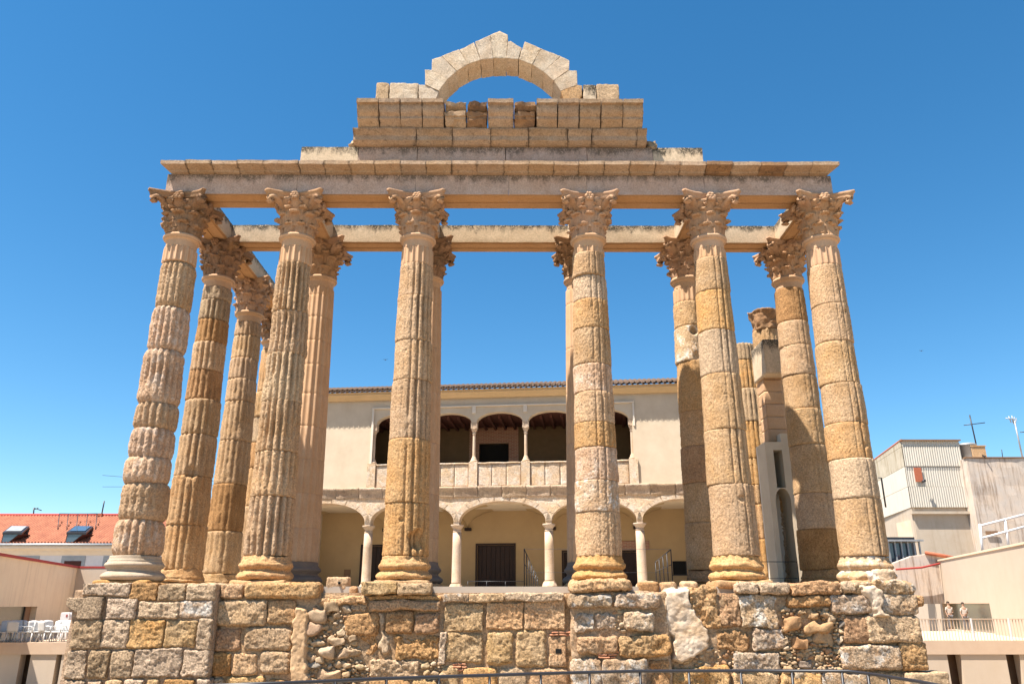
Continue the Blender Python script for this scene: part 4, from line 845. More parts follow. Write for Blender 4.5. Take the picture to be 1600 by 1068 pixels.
# upper gallery inside
D2 = 3.2; ah = PP.at(748, 748, D2); bh = PP.at(795, 692, D2)
dup_ = (ah[0], bh[0], zsc0, bh[1])
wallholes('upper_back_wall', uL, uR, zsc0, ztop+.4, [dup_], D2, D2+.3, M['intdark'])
pb('upper_doorway', [(dup_[0]-.05, D2+.31, dup_[2], dup_[1]+.05, D2+.33, dup_[3]+.1)], M['black'])
pb('brick_surround', [(dup_[0]-.5, D2-.03, zsc0, dup_[0], D2-.004, dup_[3]+.9), (dup_[1], D2-.03, zsc0, dup_[1]+.5, D2-.004, dup_[3]+.9), (dup_[0], D2-.03, dup_[3], dup_[1], D2-.004, dup_[3]+.9)], M['brick'])
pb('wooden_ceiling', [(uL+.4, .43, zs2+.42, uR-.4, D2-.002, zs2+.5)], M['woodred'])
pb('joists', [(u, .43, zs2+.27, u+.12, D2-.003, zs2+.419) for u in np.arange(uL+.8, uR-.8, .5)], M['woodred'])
pb('upper_side_wall', [(uL, .43, zsc0, uL+.38, 8, ztop+.2), (uR-.38, .43, zsc0, uR, 8, ztop+.2)], M['plaster'])
# cornice and tiled roof
zc1, zc0 = ZP(611, 788, -.3), ztop
p = [(-.0, zc0-.06), (.2, zc0-.06), (.2, zc1+.1), (-.33, zc1+.1), (-.33, zc1), (-.28, zc1-.03), (-.21, zc1-.12), (-.10, zc1-.22), (-.06, zc0-.02)]
V, F = extr(p, uL-.1, uR+.1, .5); pm('cornice', V, F, M['cream_corn'])
n = int((uR-uL+.6)/.125); xs = np.linspace(uL-.3, uR+.3, n*4+1); amp = .055; sl = .32
def tz(x): return amp*abs(math.sin(math.pi*(x-uL)/.25))
V = []; F = []
rows = [-.44, -.40, 0, 2, 4.5]
for x in xs:
    for v in rows: V.append((x, v, zc1+.14+(v+.44)*sl+tz(x)))
    for v in rows[::-1]: V.append((x, v, zc1+.10+(v+.44)*sl+tz(x)*.85))
m = 10
for i in range(len(xs)-1):
    for j in range(m): F.append([i*m+j, (i+1)*m+j, (i+1)*m+(j+1) % m, i*m+(j+1) % m])
F.append(list(range(m))); pm('tiled_roof', V, F, M['tile'])
# second layer: curved cover tiles along the eave
parts = []
k = int((uR-uL+.6)/.25)
for i in range(k):
    u = uL-.2+i*.25; q = []
    for v, z in ((-.50, 0), (.3, .26)):
        for a in np.linspace(0, math.pi, 7): q.append((u+.105*math.cos(a), v, zc1+.18+z+.10*math.sin(a)))
        for a in np.linspace(math.pi, 0, 7): q.append((u+.085*math.cos(a), v, zc1+.18+z+.08*math.sin(a)))
    f = [[j, (j+1) % 14, (j+1) % 14+14, j+14] for j in range(14)]+[list(range(14))[::-1], list(range(14, 28))]
    parts.append((np.array(q), f))
V, F = joinvf(parts); pm('eave_tiles', V, F, M['tile'])
pb('roof_boards', [(uL-.2, -.40, zc1+.10, uR+.2, 0, zc1+.125)], M['cream_corn'])

# ------------------------------------------------------------------ railings
def railing(label, pts, h, posts, mat='metal', r=.02, rails=(1.,), loc=None, cat='railing', group=None, lean=0):
    t = thing('railing', label, cat, loc if loc is not None else pts[0], group)
    for q in rails: V, F = tube([np.array(p)+[0, 0, h*q] for p in pts], r, 8); mesh('rail', V, F, M[mat], t)
    for p in posts: V, F = tube([np.array(p), np.array(p)+[0, 0, h]], r*.9, 6); mesh('post', V, F, M[mat], t)
    return t
RZ = -1.5
rp = [Wz(x, y, RZ) for x, y in ((300, 1071.5), (450, 1066), (580, 1060), (700, 1056), (880, 1050.5), (1000, 1047.5), (1160, 1047), (1325, 1047.5), (1360, 1052), (1430, 1063), (1500, 1076))]
def onrail(px):
    for a, b in zip(((300, 1071.5), (450, 1066), (580, 1060), (700, 1056), (880, 1050.5), (1000, 1047.5), (1160, 1047), (1325, 1047.5), (1360, 1052), (1430, 1063)), ((450, 1066), (580, 1060), (700, 1056), (880, 1050.5), (1000, 1047.5), (1160, 1047), (1325, 1047.5), (1360, 1052), (1430, 1063), (1500, 1076))):
        if a[0] <= px <= b[0]: t = (px-a[0])/(b[0]-a[0]); return Wz(px, a[1]+t*(b[1]-a[1]), RZ)
fr = railing('dark iron handrail on thin posts running along the foot of the picture before the podium', [p-[0, 0, 1.1] for p in rp], 1.1, [onrail(x)-[0, 0, 1.1] for x in (360, 442, 524, 604, 686, 765, 845, 921, 1000, 1076, 1157, 1237, 1315, 1356, 1388, 1440)], r=.022)
FLG = -.2
def rrun(label, a, b, n, y0, y1, h, group=None, rails=(1.,), bars=True):
    p0 = np.array([*W(a[0], a[1], y0)[:2], FLG]); p1 = np.array([*W(b[0], b[1], y1)[:2], FLG]); h0 = h
    return railing(label, [p0, p1], h0, [p0+(p1-p0)*i/(n-1) for i in range(n)], r=.022, rails=rails, group=group)
def stair_rail(label, a, b, ya, yb, n, pb_, r=.018, mat='metal', second=.5):
    p0 = W(*a, ya); p1 = W(*b, yb); t = thing('railing', label, 'railing', p0)
    V, F = tube([p0, p1], r, 6); mesh('rail', V, F, M[mat], t)
    if second:
        q0 = p0+[0, 0, -second]; q1 = p1+[0, 0, -second*(b[1]-pb_)/(a[1]-pb_)]; V, F = tube([q0, q1], r*.7, 6); mesh('rail', V, F, M[mat], t)
    for i in range(n): p = p0+(p1-p0)*i/max(1, n-1); V, F = tube([p, [p[0], p[1], FLG]], r, 6); mesh('post', V, F, M[mat], t)
stair_rail('black sloping stair railing left of the gallery column beside the big dark door', (819, 857), (840, 903), 6., 9.5, 7, 917)
stair_rail('black sloping stair railing right of the gallery column with the brick lintel', (1048, 858), (1024, 877), 6., 8.5, 5, 917)
stair_rail('two thin taut wires crossing in front of the gallery behind the fourth front temple column', (819, 857), (1048, 857.5), 6., 6., 0, 917, r=.006, mat='galv', second=.78)
stair_rail('low grey rail on thin posts before the big dark door of the lower gallery', (731, 907.5), (819, 907.5), 8., 8., 4, 920, r=.012, mat='metal', second=0)
stair_rail('thin dark railing between the fifth and sixth front temple columns', (1186, 877), (1245, 877), 3.6, 3.6, 2, 905, r=.012, second=.5)

# ------------------------------------------------------------------ museum wings
def wing(side):
    left = side < 0
    t = thing('museum_wing', 'low modern concrete wing with a terrace and red capped wall, left of the podium' if left else 'pale modern concrete wing with a wide window and terrace, right of the podium', 'building', (side*26, 16, GZ))
    return t
mw = wing(-1); Y1 = 16.0
A0 = W(-60, 860, 14.0); A1 = W(0, 870, Y1); zt = float(A1[2])
d = ray(110, 887); s_ = (zt-CAM[2])/d[2]; A2 = CAM+d*s_
print('wing corner', A1, A2)
d = ray(262, 888); s_ = (zt-CAM[2])/d[2]; A3 = CAM+d*s_; A3 = A2+np.array([12., 1.0, 0]); 
def vwall(name, a, b, z0, z1, th, mat, par, holes=()):
    """wall from a to b (ground plan), thickness th to the far side; holes in (s0,s1,za,zb)"""
    a = np.array(a[:2]); b = np.array(b[:2]); L = np.linalg.norm(b-a); e = (b-a)/L; nn = np.array([-e[1], e[0]])
    if nn[1] < 0: nn = -nn
    bs = []; ss = sorted({0, L} | {h[0] for h in holes} | {h[1] for h in holes})
    for p, q in zip(ss[:-1], ss[1:]):
        m = (p+q)/2; z = z0
        for h in sorted([h for h in holes if h[0] < m < h[1]], key=lambda h: h[2]):
            if h[2] > z+1e-3: bs.append((p, 0, z, q, th, h[2]))
            z = h[3]
        if z < z1-1e-3: bs.append((p, 0, z, q, th, z1))
    V, F = boxes(*bs); Wd = np.zeros_like(V); Wd[:, :2] = a+np.outer(V[:, 0], e)+np.outer(V[:, 1], nn); Wd[:, 2] = V[:, 2]
    return mesh(name, Wd, F, mat, par, smooth=False), (a, e, nn)
def isect(px, py, a, e):   # pixel ray with vertical plane through a along e -> (s, z)
    d = ray(px, py); n = np.array([-e[1], e[0]]); t = ((a-CAM[:2])@n)/(d[:2]@n); p = CAM+d*t; return float((p[:2]-a)@e), float(p[2])
def vbox(name, fr, s0, s1, v0, v1, z0, z1, mat, par):
    a, e, nn = fr; V, F = boxes((s0, v0, z0, s1, v1, z1)); Wd = np.zeros_like(V); Wd[:, :2] = a+np.outer(V[:, 0], e)+np.outer(V[:, 1], nn); Wd[:, 2] = V[:, 2]; return mesh(name, Wd, F, mat, par, smooth=False)
TZ = ZS(1003, 15, 50)       # terrace level
_e = (A2-A1)[:2]/np.linalg.norm((A2-A1)[:2]); A0 = A1[:2]-_e*6
a = isect(-40, 975, A0, _e); b = isect(45, 948, A0, _e)
wl, frm = vwall('terrace_wall', A0, A2, TZ-.2, zt, .4, M['concrete'], mw, [(a[0], b[0], isect(30, 975, A0, _e)[1], isect(30, 947, A0, _e)[1])])
z_a, z_b = isect(30, 975, A0, _e)[1], isect(30, 947, A0, _e)[1]
vbox('window_glass', frm, a[0], b[0], .0, .04, z_a, z_b, M['museumglass'], mw); vbox('window_frame', frm, b[0]-.9, b[0]-.84, .041, .1, z_a, z_b, M['metal'], mw); vbox('window_reveal', frm, b[0]-.835, b[0], .041, .12, z_a, z_b, M['slotdark'], mw)
vwall('coping', A0, A2, zt+.001, zt+.12, .5, M['ridge'], mw)
wl2, fr2 = vwall('end_wall', A2+np.array([0.02, .02, 0]), A3, GZ, zt-.01, .4, M['concrete_r'], mw); vwall('coping', A2, A3, zt+.001, zt+.12, .5, M['ridge'], mw)
ysl = 15.0; xs0 = float(W(-60, 1003, ysl)[0]); xs1 = float(W(112, 1003, ysl)[0]); zb_ = ZS(1021.5, ysl, 50)
V, F = boxes((xs0-6, ysl, zb_, xs1+1.5, ysl+13, TZ)); mesh('terrace_slab', V, F, M['slab'], mw, smooth=False)
pil = [(-60, -18), (-6, 30), (46, 86.5), (95, 140)]
for i, (p, q) in enumerate(pil):
    x0 = float(W(p, 1040, ysl+.1)[0]); x1 = float(W(q, 1040, ysl+.1)[0]); V, F = boxes((x0, ysl+.06, GZ, x1, ysl+.5, zb_-.002)); mesh('wall_panel', V, F, M['concrete_r'], mw, smooth=False)
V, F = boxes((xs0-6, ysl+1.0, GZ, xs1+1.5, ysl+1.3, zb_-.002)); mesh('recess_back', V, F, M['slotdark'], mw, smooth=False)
# white plastic chairs on the left terrace
def chair0(loc, rz, n0=0):
    t = thing('plastic_chair', 'white plastic armchair in the row of chairs on the left terrace', 'chair', loc, 'white plastic chairs on the terrace')
    V, F = boxgrid((-.24, -.24, .40), (.24, .24, .44), .08, .02); mesh('seat', V+np.array(loc), F, M['plastic'], t)
    V, F = boxgrid((-.24, .22, .44), (.24, .26, .86), .06, .03); V[:, 1] += (V[:, 2]-.44)*.18; V[:, 2] += np.where(V[:, 2] > .8, .05*np.cos(V[:, 0]*6), 0); mesh('backrest', V+np.array(loc), F, M['plastic'], t)
    for sx in (-1, 1):
        for sy in (-1, 1): V, F = tube([(sx*.20, sy*.2, .40), (sx*.26, sy*.25, 0)], [.028, .02], 6); mesh('leg', V+np.array(loc), F, M['plastic'], t)
        V, F = tube([(sx*.27, .25, .64), (sx*.28, 0, .66), (sx*.27, -.22, .64), (sx*.24, -.24, .42)], .022, 6); mesh('armrest', V+np.array(loc), F, M['plastic'], t)
    return t
rr = random.Random(3); ch = None
spots = []
for i, px in enumerate((-4, 4, 12, 20, 29, 36, 44, 53, 62, 70, 79, 88, 97, 104)):
    y = ysl+.45+(.0 if i % 2 else .65); p = W(px, 1000, y); spots.append((float(p[0]), y, rr.uniform(-.9, .9)+(math.pi if i % 3 == 0 else .3)))
ch = chair0((0, 0, 0), 0)
for i, (x, y, a) in enumerate(spots):
    if i == 0: r_ = ch
    else:
        r_ = ch.copy(); COL.objects.link(r_)
        for k in list(ch.children): c = k.copy(); COL.objects.link(c); c.parent = r_
    r_.location = (x, y, TZ+.002); r_.rotation_euler = (0, 0, a)
# white fridge
fx0 = W(91, 985, 17.4); t = thing('white_fridge', 'tall white fridge with a small red badge standing on the left terrace', 'fridge', (float(fx0[0]), 17.4, TZ))
zf = ZS(956, 17.4, 95); x0 = float(fx0[0]); V, F = boxgrid((x0, 17.4, TZ+.02), (x0+.42, 17.95, zf), .3, .02); mesh('body', V, F, M['whitepaint'], t)
hz = TZ+(zf-TZ)*.68; V, F = boxes((x0+.01, 17.36, TZ+.05, x0+.41, 17.399, hz-.01), (x0+.01, 17.36, hz+.01, x0+.41, 17.399, zf-.02)); mesh('doors', V, F, M['whitepaint'], t, smooth=False)
V, F = boxes((x0+.27, 17.345, zf-.2, x0+.34, 17.359, zf-.1)); mesh('badge', V, F, M['ridge'], t, smooth=False)

# right wing
mr = wing(1); B1 = W(1600, 853, 17.0); zt = float(B1[2]); d = ray(1407, 890); B2 = CAM+d*((zt-CAM[2])/d[2])
_e = (B2-B1)[:2]/np.linalg.norm((B2-B1)[:2]); B0 = B1[:2]-_e*9
print('right wing', B1, B2)
def hh(px0, py0, px1, py1): p = isect(px0, py0, B0, _e); q = isect(px1, py1, B0, _e); return p, q
pR = isect(1562, 942, B0, _e); pL = isect(1490, 948, B0, _e); zwb = 0
TZr = ZS(1000, 15, 1500); zwb = TZr+.01; s0, s1 = sorted((pR[0], pL[0])); ztw = pR[1]
_, frr = vwall('terrace_wall', B0, B2+np.array([*(_e*4), 0]), TZr-.6, zt, .5, M['concrete_r'], mr, [(s0, s1+.6, zwb, ztw)])
vbox('window_glass', frr, s0, s1+.6, .02, .06, zwb, ztw, M['museumglass'], mr); vbox('window_head', frr, s0-.02, s1+.62, .501, .53, ztw, ztw+.05, M['slab'], mr)
vbox('window_frame', frr, s0+.0, s0+.05, .061, .12, zwb, ztw, M['metal'], mr); vbox('window_frame', frr, s1+.5, s1+.6, .061, .2, zwb, ztw, M['cream_corn'], mr)
vbox('notice', frr, s0+.2, s0+.55, .065, .08, ztw-.95, ztw-.5, M['whitepaint'], mr)
vwall('coping', B0, B2+np.array([*(_e*4), 0]), zt+.001, zt+.1, .55, M['concrete'], mr)
xs0 = float(W(1446, 1003, ysl)[0])-1; xs1 = float(W(1660, 1003, ysl)[0])+5; zb_ = ZS(1021.5, ysl, 1520)
V, F = boxes((xs0, ysl, zb_, xs1, ysl+13, TZr)); mesh('terrace_slab', V, F, M['slab'], mr, smooth=False)
for p, q in ((1440, 1481), (1502, 1573), (1594, 1650)):
    x0 = float(W(p, 1035, ysl+.1)[0]); x1 = float(W(q, 1035, ysl+.1)[0]); V, F = boxes((x0, ysl+.06, GZ, x1, ysl+.5, zb_-.002)); mesh('wall_panel', V, F, M['concrete_r'], mr, smooth=False)
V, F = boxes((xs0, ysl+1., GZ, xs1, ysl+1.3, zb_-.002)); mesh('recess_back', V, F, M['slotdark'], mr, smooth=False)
t = thing('terrace_balustrade', 'thin pale balustrade of upright bars along the right terrace', 'balustrade', (xs0, ysl+.1, TZr))
hb = ZS(967, ysl+.1, 1520)-TZr; parts = []
x = xs0+.9
while x < xs1: V, F = boxes((x, ysl+.08, TZr, x+.018, ysl+.12, TZr+hb)); parts.append((V, F)); x += .14
parts.append(boxes((xs0+.9, ysl+.06, TZr+hb, xs1, ysl+.14, TZr+hb+.035))); V, F = joinvf(parts); mesh('bars', V, F, M['slab'], t, smooth=False)
for px in (1519, 1578): x = float(W(px, 985, ysl+.1)[0]); V, F = boxes((x-.03, ysl+.03, TZr, x+.03, ysl+.075, TZr+hb+.05)); mesh('post', V, F, M['whitepaint'], t, smooth=False)
# two visitors on the terrace before the wide window
M['skin'] = plain('skin', (.42, .26, .18)); M['hair'] = plain('dark_hair', (.05, .035, .025)); M['shirt_pale'] = plain('pale_shirt', (.50, .44, .38)); M['trousers'] = plain('grey_trousers', (.16, .15, .15))
def skinned(name, V, E, rad, mat, parent=None, loc=(0, 0, 0)):
    me = bpy.data.meshes.new(name); me.from_pydata(V, E, []); o = bpy.data.objects.new(name, me); COL.objects.link(o); o.location = loc; o.modifiers.new('skin', 'SKIN')
    for k, sv in enumerate(me.skin_vertices[0].data): sv.radius = (rad[k], rad[k]*.75); sv.use_root = (k == 0)
    q = o.modifiers.new('sub', 'SUBSURF'); q.levels = q.render_levels = 2; me.materials.append(mat)
    if parent: o.parent = parent
    return o
def person(label, px, flip, H):
    sw = isect(px, 985, B0, _e)[0]; p = B0+_e*sw; nn = np.array([-_e[1], _e[0]]); nn = nn if nn[0] < 0 else -nn; p = p+nn*1.0; k = H/1.72; f = flip
    V = [(0, 0, .93), (0, 0, 1.15), (0, 0, 1.38), (0, 0, 1.50), (0, 0, 1.58), (0, -.01, 1.66), (-.17, 0, 1.36), (-.22, .02, 1.10), (-.20, -.08, .88), (-.20, -.11, .80), (.17, 0, 1.36), (.22, .02, 1.10), (.10*f, -.18, 1.05), (.04*f, -.22, 1.08), (-.09, 0, .88), (-.10, -.01, .48), (-.11, .02, .07), (-.12, -.13, .04), (.09, 0, .88), (.10, -.03, .48), (.11, .02, .07), (.12, -.13, .04)]
    E = [(0, 1), (1, 2), (2, 3), (3, 4), (4, 5), (2, 6), (6, 7), (7, 8), (8, 9), (2, 10), (10, 11), (11, 12), (12, 13), (0, 14), (14, 15), (15, 16), (16, 17), (0, 18), (18, 19), (19, 20), (20, 21)]
    r_ = [.13, .12, .13, .05, .085, .08, .05, .04, .03, .028, .05, .04, .03, .028, .08, .055, .038, .03, .08, .055, .038, .03]
    sc = lambda L: [tuple(c*k for c in v) for v in L]
    o = skinned('person', sc(V), E, [x*k for x in r_], M['skin'], None, (p[0], p[1], TZr+.002)); tag(o, label, 'person')
    skinned('shirt', sc([(0, 0, .95), (0, 0, 1.15), (0, 0, 1.37), (-.17, 0, 1.36), (-.21, .01, 1.18), (.17, 0, 1.36), (.21, .01, 1.18)]), [(0, 1), (1, 2), (2, 3), (3, 4), (2, 5), (5, 6)], [x*k for x in (.155, .145, .15, .07, .06, .07, .06)], M['shirt_pale'], o)
    skinned('trousers', sc([(0, 0, .93), (-.09, 0, .86), (-.10, -.01, .48), (-.11, .02, .14), (.09, 0, .86), (.10, -.03, .48), (.11, .02, .14)]), [(0, 1), (1, 2), (2, 3), (0, 4), (4, 5), (5, 6)], [x*k for x in (.14, .10, .075, .06, .10, .075, .06)], M['trousers'], o)
    Vh, Fh = ellipsoid((0, .025*k, 1.66*k), (.092*k, .10*k, .09*k), 14, 9); me = mesh('hair', Vh, Fh, M['hair']); me.parent = o
    Vh, Fh = ellipsoid((0, -.095*k, 1.60*k), (.014*k, .022*k, .02*k), 6, 5); me = mesh('nose', Vh, Fh, M['skin']); me.parent = o
person('visitor in a pale shirt standing before the right side of the wide museum window', 1542, -1, 1.62)
person('visitor in a pale shirt standing before the left side of the wide museum window', 1517, 1, 1.68)
# ------------------------------------------------------------------ left: tiled house
HY = 38.0
def hp(px, py, Y=HY): return W(px, py, Y)
th_ = thing('tiled_house', 'white house with orange tiled mansard roof and two skylights, behind the left wing', 'house', (-42, HY, GZ))
ze = ZS(850, HY, 80); zr = ZS(806, HY+5, 80); xl = float(hp(-120, 850)[0]); xr = float(hp(262, 850)[0])
n = 300; xs = np.linspace(xl, xr, n+1); rows = 26; V = []; F = []
for j in range(rows):
    for s in (0, 1):
        q = (j+s)/rows; yy = HY-.4+5.4*q; zz = ze+(zr-ze)*q+(.11 if s == 0 else 0)
        for i, x in enumerate(xs): V.append((x, yy, zz+.06*math.sin(i*math.pi/2+.3)))
m = n+1
for j in range(2*rows-1):
    for i in range(n): F.append([j*m+i, j*m+i+1, (j+1)*m+i+1, (j+1)*m+i])
mesh('tiled_roof', V, F, M['redtile'], th_)
V, F = tube([(xl, HY+5, zr+.08), (xr, HY+5, zr+.08)], .14, 8); mesh('ridge', V, F, M['ridge'], th_)
V, F = boxes((xl, HY+5, ze, xr, HY+9, zr)); mesh('attic_wall', V, F, M['whitepaint'], th_, smooth=False)
hole_ = []
zw1 = ZS(868, HY, 40); zw0 = ZS(905, HY, 40)
def xat(px, Y=HY): return float(hp(px, 870, Y)[0])
wins = [(25, 62), (97, 134), (162, 180)]
V, F = boxes((xl, HY, GZ, xr, HY+9, ZS(866.5, HY, 60))); mesh('wall', V, F, M['whitepaint'], th_, smooth=False)
p = [(HY-.02, ZS(867, HY, 60)), (HY+.3, ZS(867, HY, 60)), (HY+.3, ze-.05), (HY-.55, ze-.05), (HY-.55, ze-.3), (HY-.3, ze-.45), (HY-.2, ze-.5), (HY-.2, ZS(862, HY, 60)), (HY-.1, ZS(864, HY, 60))]
V, F = extr(p, xl, xr, 3); mesh('cornice', V, F, M['plaster_up'], th_, smooth=False)
V, F = tube([(xl, HY-.6, ze-.06), (xr, HY-.6, ze-.06)], .10, 8); mesh('gutter', V, F, M['galv'], th_)
for a, b in wins:
    V, F = boxes((xat(a), HY-.04, zw0, xat(b), HY-.002, zw1)); fr_ = mesh('window', V, F, M['galv'], th_, smooth=False)
    V, F = boxes((xat(a)+.25, HY-.06, zw0, xat(b)-.25, HY-.041, zw1-.35)); mesh('shutter', V, F, M['woodred'], fr_, smooth=False)
def roofpt(px, py, lift=0.):
    m = (zr-ze)/5.4; d = ray(px, py); t = (ze+lift+m*(CAM[1]-(HY-.4))-CAM[2])/(d[2]-m*d[1]); return CAM+d*t
for a in (0, 100):    # roof windows standing out of the slope
    q0, q1 = roofpt(a+1, 848, .02), roofpt(a+14, 848, .02); Yf = float(q0[1])
    q = [q0, q1, W(a+33, 833, Yf), W(a+5, 833, Yf)]; bk = [v+np.array([0, 3.0, 0]) for v in q]
    V = q+bk; dd = mesh('dormer', V, [[0, 1, 2, 3], [0, 3, 7, 4], [1, 5, 6, 2], [3, 2, 6, 7], [4, 7, 6, 5]], M['woodred'], th_, smooth=False)
    c = sum(q)/4; V = [c+(v-c)*.8-np.array([0, .05, 0]) for v in q]; mesh('pane', V, [[0, 1, 2, 3]], M['skyglass'], dd, smooth=False)
    q = [W(a+4, 831, Yf-.1), W(a+35, 831, Yf-.1), roofpt(a+46, 821.5, .25), roofpt(a+17, 821, .25)]; V = q+[v-np.array([0, 0, .16]) for v in q]
    mesh('skylight', V, [[0, 1, 2, 3], [4, 7, 6, 5], [0, 4, 5, 1], [1, 5, 6, 2], [2, 6, 7, 3], [3, 7, 4, 0]], M['metal'], th_, smooth=False)
    c = sum(q)/4; V = [c+(v-c)*.8+np.array([0, -.03, .05]) for v in q]; mesh('pane', V, [[0, 1, 2, 3]], M['galv' if a < 50 else 'skyglass'], th_, smooth=False)
Yr = HY+5.; bx = [hp(152, 808, Yr), hp(160, 803, Yr)]
V, F = boxes((bx[0][0], Yr-.3, zr, bx[1][0]+.1, Yr+.4, ZS(802, Yr, 156))); mesh('chimney', V, F, M['redbrick'], th_, smooth=False)
def antenna(label, px, py0, py1, Y, bars, lean=0, mat='metal', r=.03):
    """mast from py1 (foot) up to py0, bars: (dx0,dx1,py) in pixels"""
    p0 = W(px+lean, py1, Y); p1 = W(px, py0, Y); t = thing('antenna', label, 'antenna', p0, 'rooftop aerials')
    V, F = tube([p0, p1], r, 6); mesh('mast', V, F, M[mat], t)
    for a, b, pa, pb_ in bars:
        V, F = tube([W(px+a, pa, Y), W(px+b, pb_, Y)], r*.7, 5); mesh('crossbar', V, F, M[mat], t)
antenna('small television aerial with bent arms over the left house roof', 53, 793, 808, Yr, [(-13, 20, 804, 806), (0, 12, 793, 797), (-1, 7, 796, 793)], lean=-1, r=.05)
antenna('plain rod aerial beside the brick chimney of the left house', 163, 782, 803, Yr, [], lean=-4, r=.05)
V0 = [W(x, 802, Yr-1.5) for x in (93, 107, 122, 137, 152)]
t = thing('roof_guardrail', 'thin metal guard rail on the ridge of the left tiled house', 'railing', V0[0]-[0, 0, 1.0])
V, F = tube([v for v in V0], .03, 5); mesh('rail', V, F, M['metal'], t)
for i, v in enumerate(V0): V, F = tube([v, roofpt((90, 104, 119, 134, 149)[i], 828, .05)], .03, 5); mesh('post', V, F, M['metal'], t)
# second house sliver
bA = W(252, 812, 46.); bB = W(285, 812, 46.); t = thing('white_house', 'sliver of a white gabled house seen between the first two left columns', 'house', (float(bA[0]), 46., GZ))
V, F = boxes((bA[0]-.3, 46, GZ, bB[0]+1, 52, bA[2]-.8)); mesh('wall', V, F, M['whitepaint'], t, smooth=False)
zq = float(bA[2]); V = [(bA[0]-1, 45.7, zq-1.1), (bB[0]-.6, 45.7, zq+.25), (bB[0]+1.3, 45.7, zq-.8), (bA[0]-1, 52, zq-1.1), (bB[0]-.6, 52, zq+.25), (bB[0]+1.3, 52, zq-.8)]
mesh('roof', V, [[0, 1, 4, 3], [1, 2, 5, 4], [0, 2, 1], [3, 4, 5], [0, 3, 5, 2]], M['redbrick'], t, smooth=False)

# ------------------------------------------------------------------ right: corrugated block and peeling wall
CY = 38.0
cA = W(1408, 688, CY); cB = W(1497, 687, CY); ztc = float(cA[2]); xa, xb = float(cA[0]), float(cB[0])
cb = thing('corrugated_building', 'tall grey building clad in corrugated sheets with a small red brick gap, right side', 'building', (xa, CY, GZ))
dL = ray(1366, 722); tL = None
zb0 = ZS(797, CY, 1450)
def corr(name, a, b, z0f, z1f, mat, par, pitch=.18):
    a = np.array(a[:2], float); b = np.array(b[:2], float); L = np.linalg.norm(b-a); e = (b-a)/L; nn = np.array([e[1], -e[0]])
    if nn[1] > 0: nn = -nn
    k = int(L/pitch*4); s = np.linspace(0, L, k+1); off = .025*np.sin(s*2*math.pi/pitch); V = []; F = []
    for i, q in enumerate(s):
        p = a+e*q+nn*(off[i]+.0); V += [(p[0], p[1], z0f(q/L)), (p[0], p[1], z1f(q/L))]
        p = p-nn*.05; V += [(p[0], p[1], z1f(q/L)), (p[0], p[1], z0f(q/L))]
    for i in range(k):
        for j in range(4): F.append([4*i+j, 4*i+4+j, 4*i+4+(j+1) % 4, 4*i+(j+1) % 4])
    return mesh(name, V, F, mat, par, smooth=False)
zs_ = [ZS(p, CY, 1450) for p in (688, 697, 728, 759.5, 792, 799)]
for i in range(4):
    corr('sheet_row', (xa, CY-.06*(i % 2)-.02), (xb, CY-.06*(i % 2)-.02), lambda q, i=i: zs_[i+1], lambda q, i=i: zs_[i]-.03, M['corr'], cb)
# left face: recedes
C2 = np.array([xa+.4, CY]); 
zrow = float(W(1408, 728, CY)[2]); dd = ray(1369, 753); tt = (zrow-CAM[2])/dd[2]; Cc = CAM+dd*tt; Cc2 = Cc[:2]; print('corr left end', Cc, xa)
for i in range(4):
    corr('sheet_row', (xa, CY), Cc2, lambda q, i=i: zs_[i+1]+.0, lambda q, i=i: (zs_[i]-.03 if i else zs_[0]-q*(zs_[0]-zs_[1]-.3)), M['corr2'] if i < 2 else M['corr'], cb)
V = [(xa, CY+.1, GZ), (xb+.1, CY+.1, GZ), (xb+.1, CY+14, GZ), (Cc2[0]+.1, Cc2[1]+.1, GZ)]; V = V+[(v[0], v[1], zs_[0]-.1) for v in V[:3]]+[(V[3][0], V[3][1], zs_[1]+.2)]
mesh('core', V, [[0, 1, 5, 4], [1, 2, 6, 5], [2, 3, 7, 6], [3, 0, 4, 7], [4, 5, 6, 7]], M['pinkrender'], cb, smooth=False)
V, F = boxes((xa-.1, CY-.2, zs_[0]-.03, xb+.1, CY+.2, zs_[0]+.06)); mesh('roof_edge', V, F, M['slotdark'], cb, smooth=False)
V, F = tube([(xa, CY-.05, zs_[0]+.02), (Cc2[0], Cc2[1]-.05, zs_[1]+.32)], .1, 6); mesh('roof_edge', V, F, M['redbrick'], cb, smooth=False)
q0 = W(1431, 752, CY-.13); q1 = W(1439, 730, CY-.13); V, F = boxes((q0[0], CY-.14, q0[2], q1[0], CY-.09, q1[2])); mesh('brick_gap', V, F, M['redbrick'], cb, smooth=False)
V, F = tube([W(1441, 752, CY-.5), W(1446, 750, CY-.5)], .09, 8); mesh('lamp', V, F, M['metal'], cb)
V, F = boxes((xa-.15, CY-.25, zs_[5]-.18, xb+1.1, CY+.1, zs_[5]+.02)); mesh('ledge', V, F, M['pinkrender'], cb, smooth=False)
V, F = boxes((xa+.05, CY+.03, GZ, xb+1.5, CY+.6, zs_[5])); mesh('lower_wall', V, F, M['pinkrender'], cb, smooth=False)
V, F = boxes((Cc2[0]-.3, CY+.7, GZ, xa+.1, CY+3., ZS(812, CY+.7, 1390))); mesh('annex', V, F, M['plaster'], cb, smooth=False)
V, F = tube([W(1373, 746, CY-1), W(1377, 746, CY-1), W(1384, 792, CY-1)], .06, 6); mesh('drainpipe', V, F, M['metal'], cb)
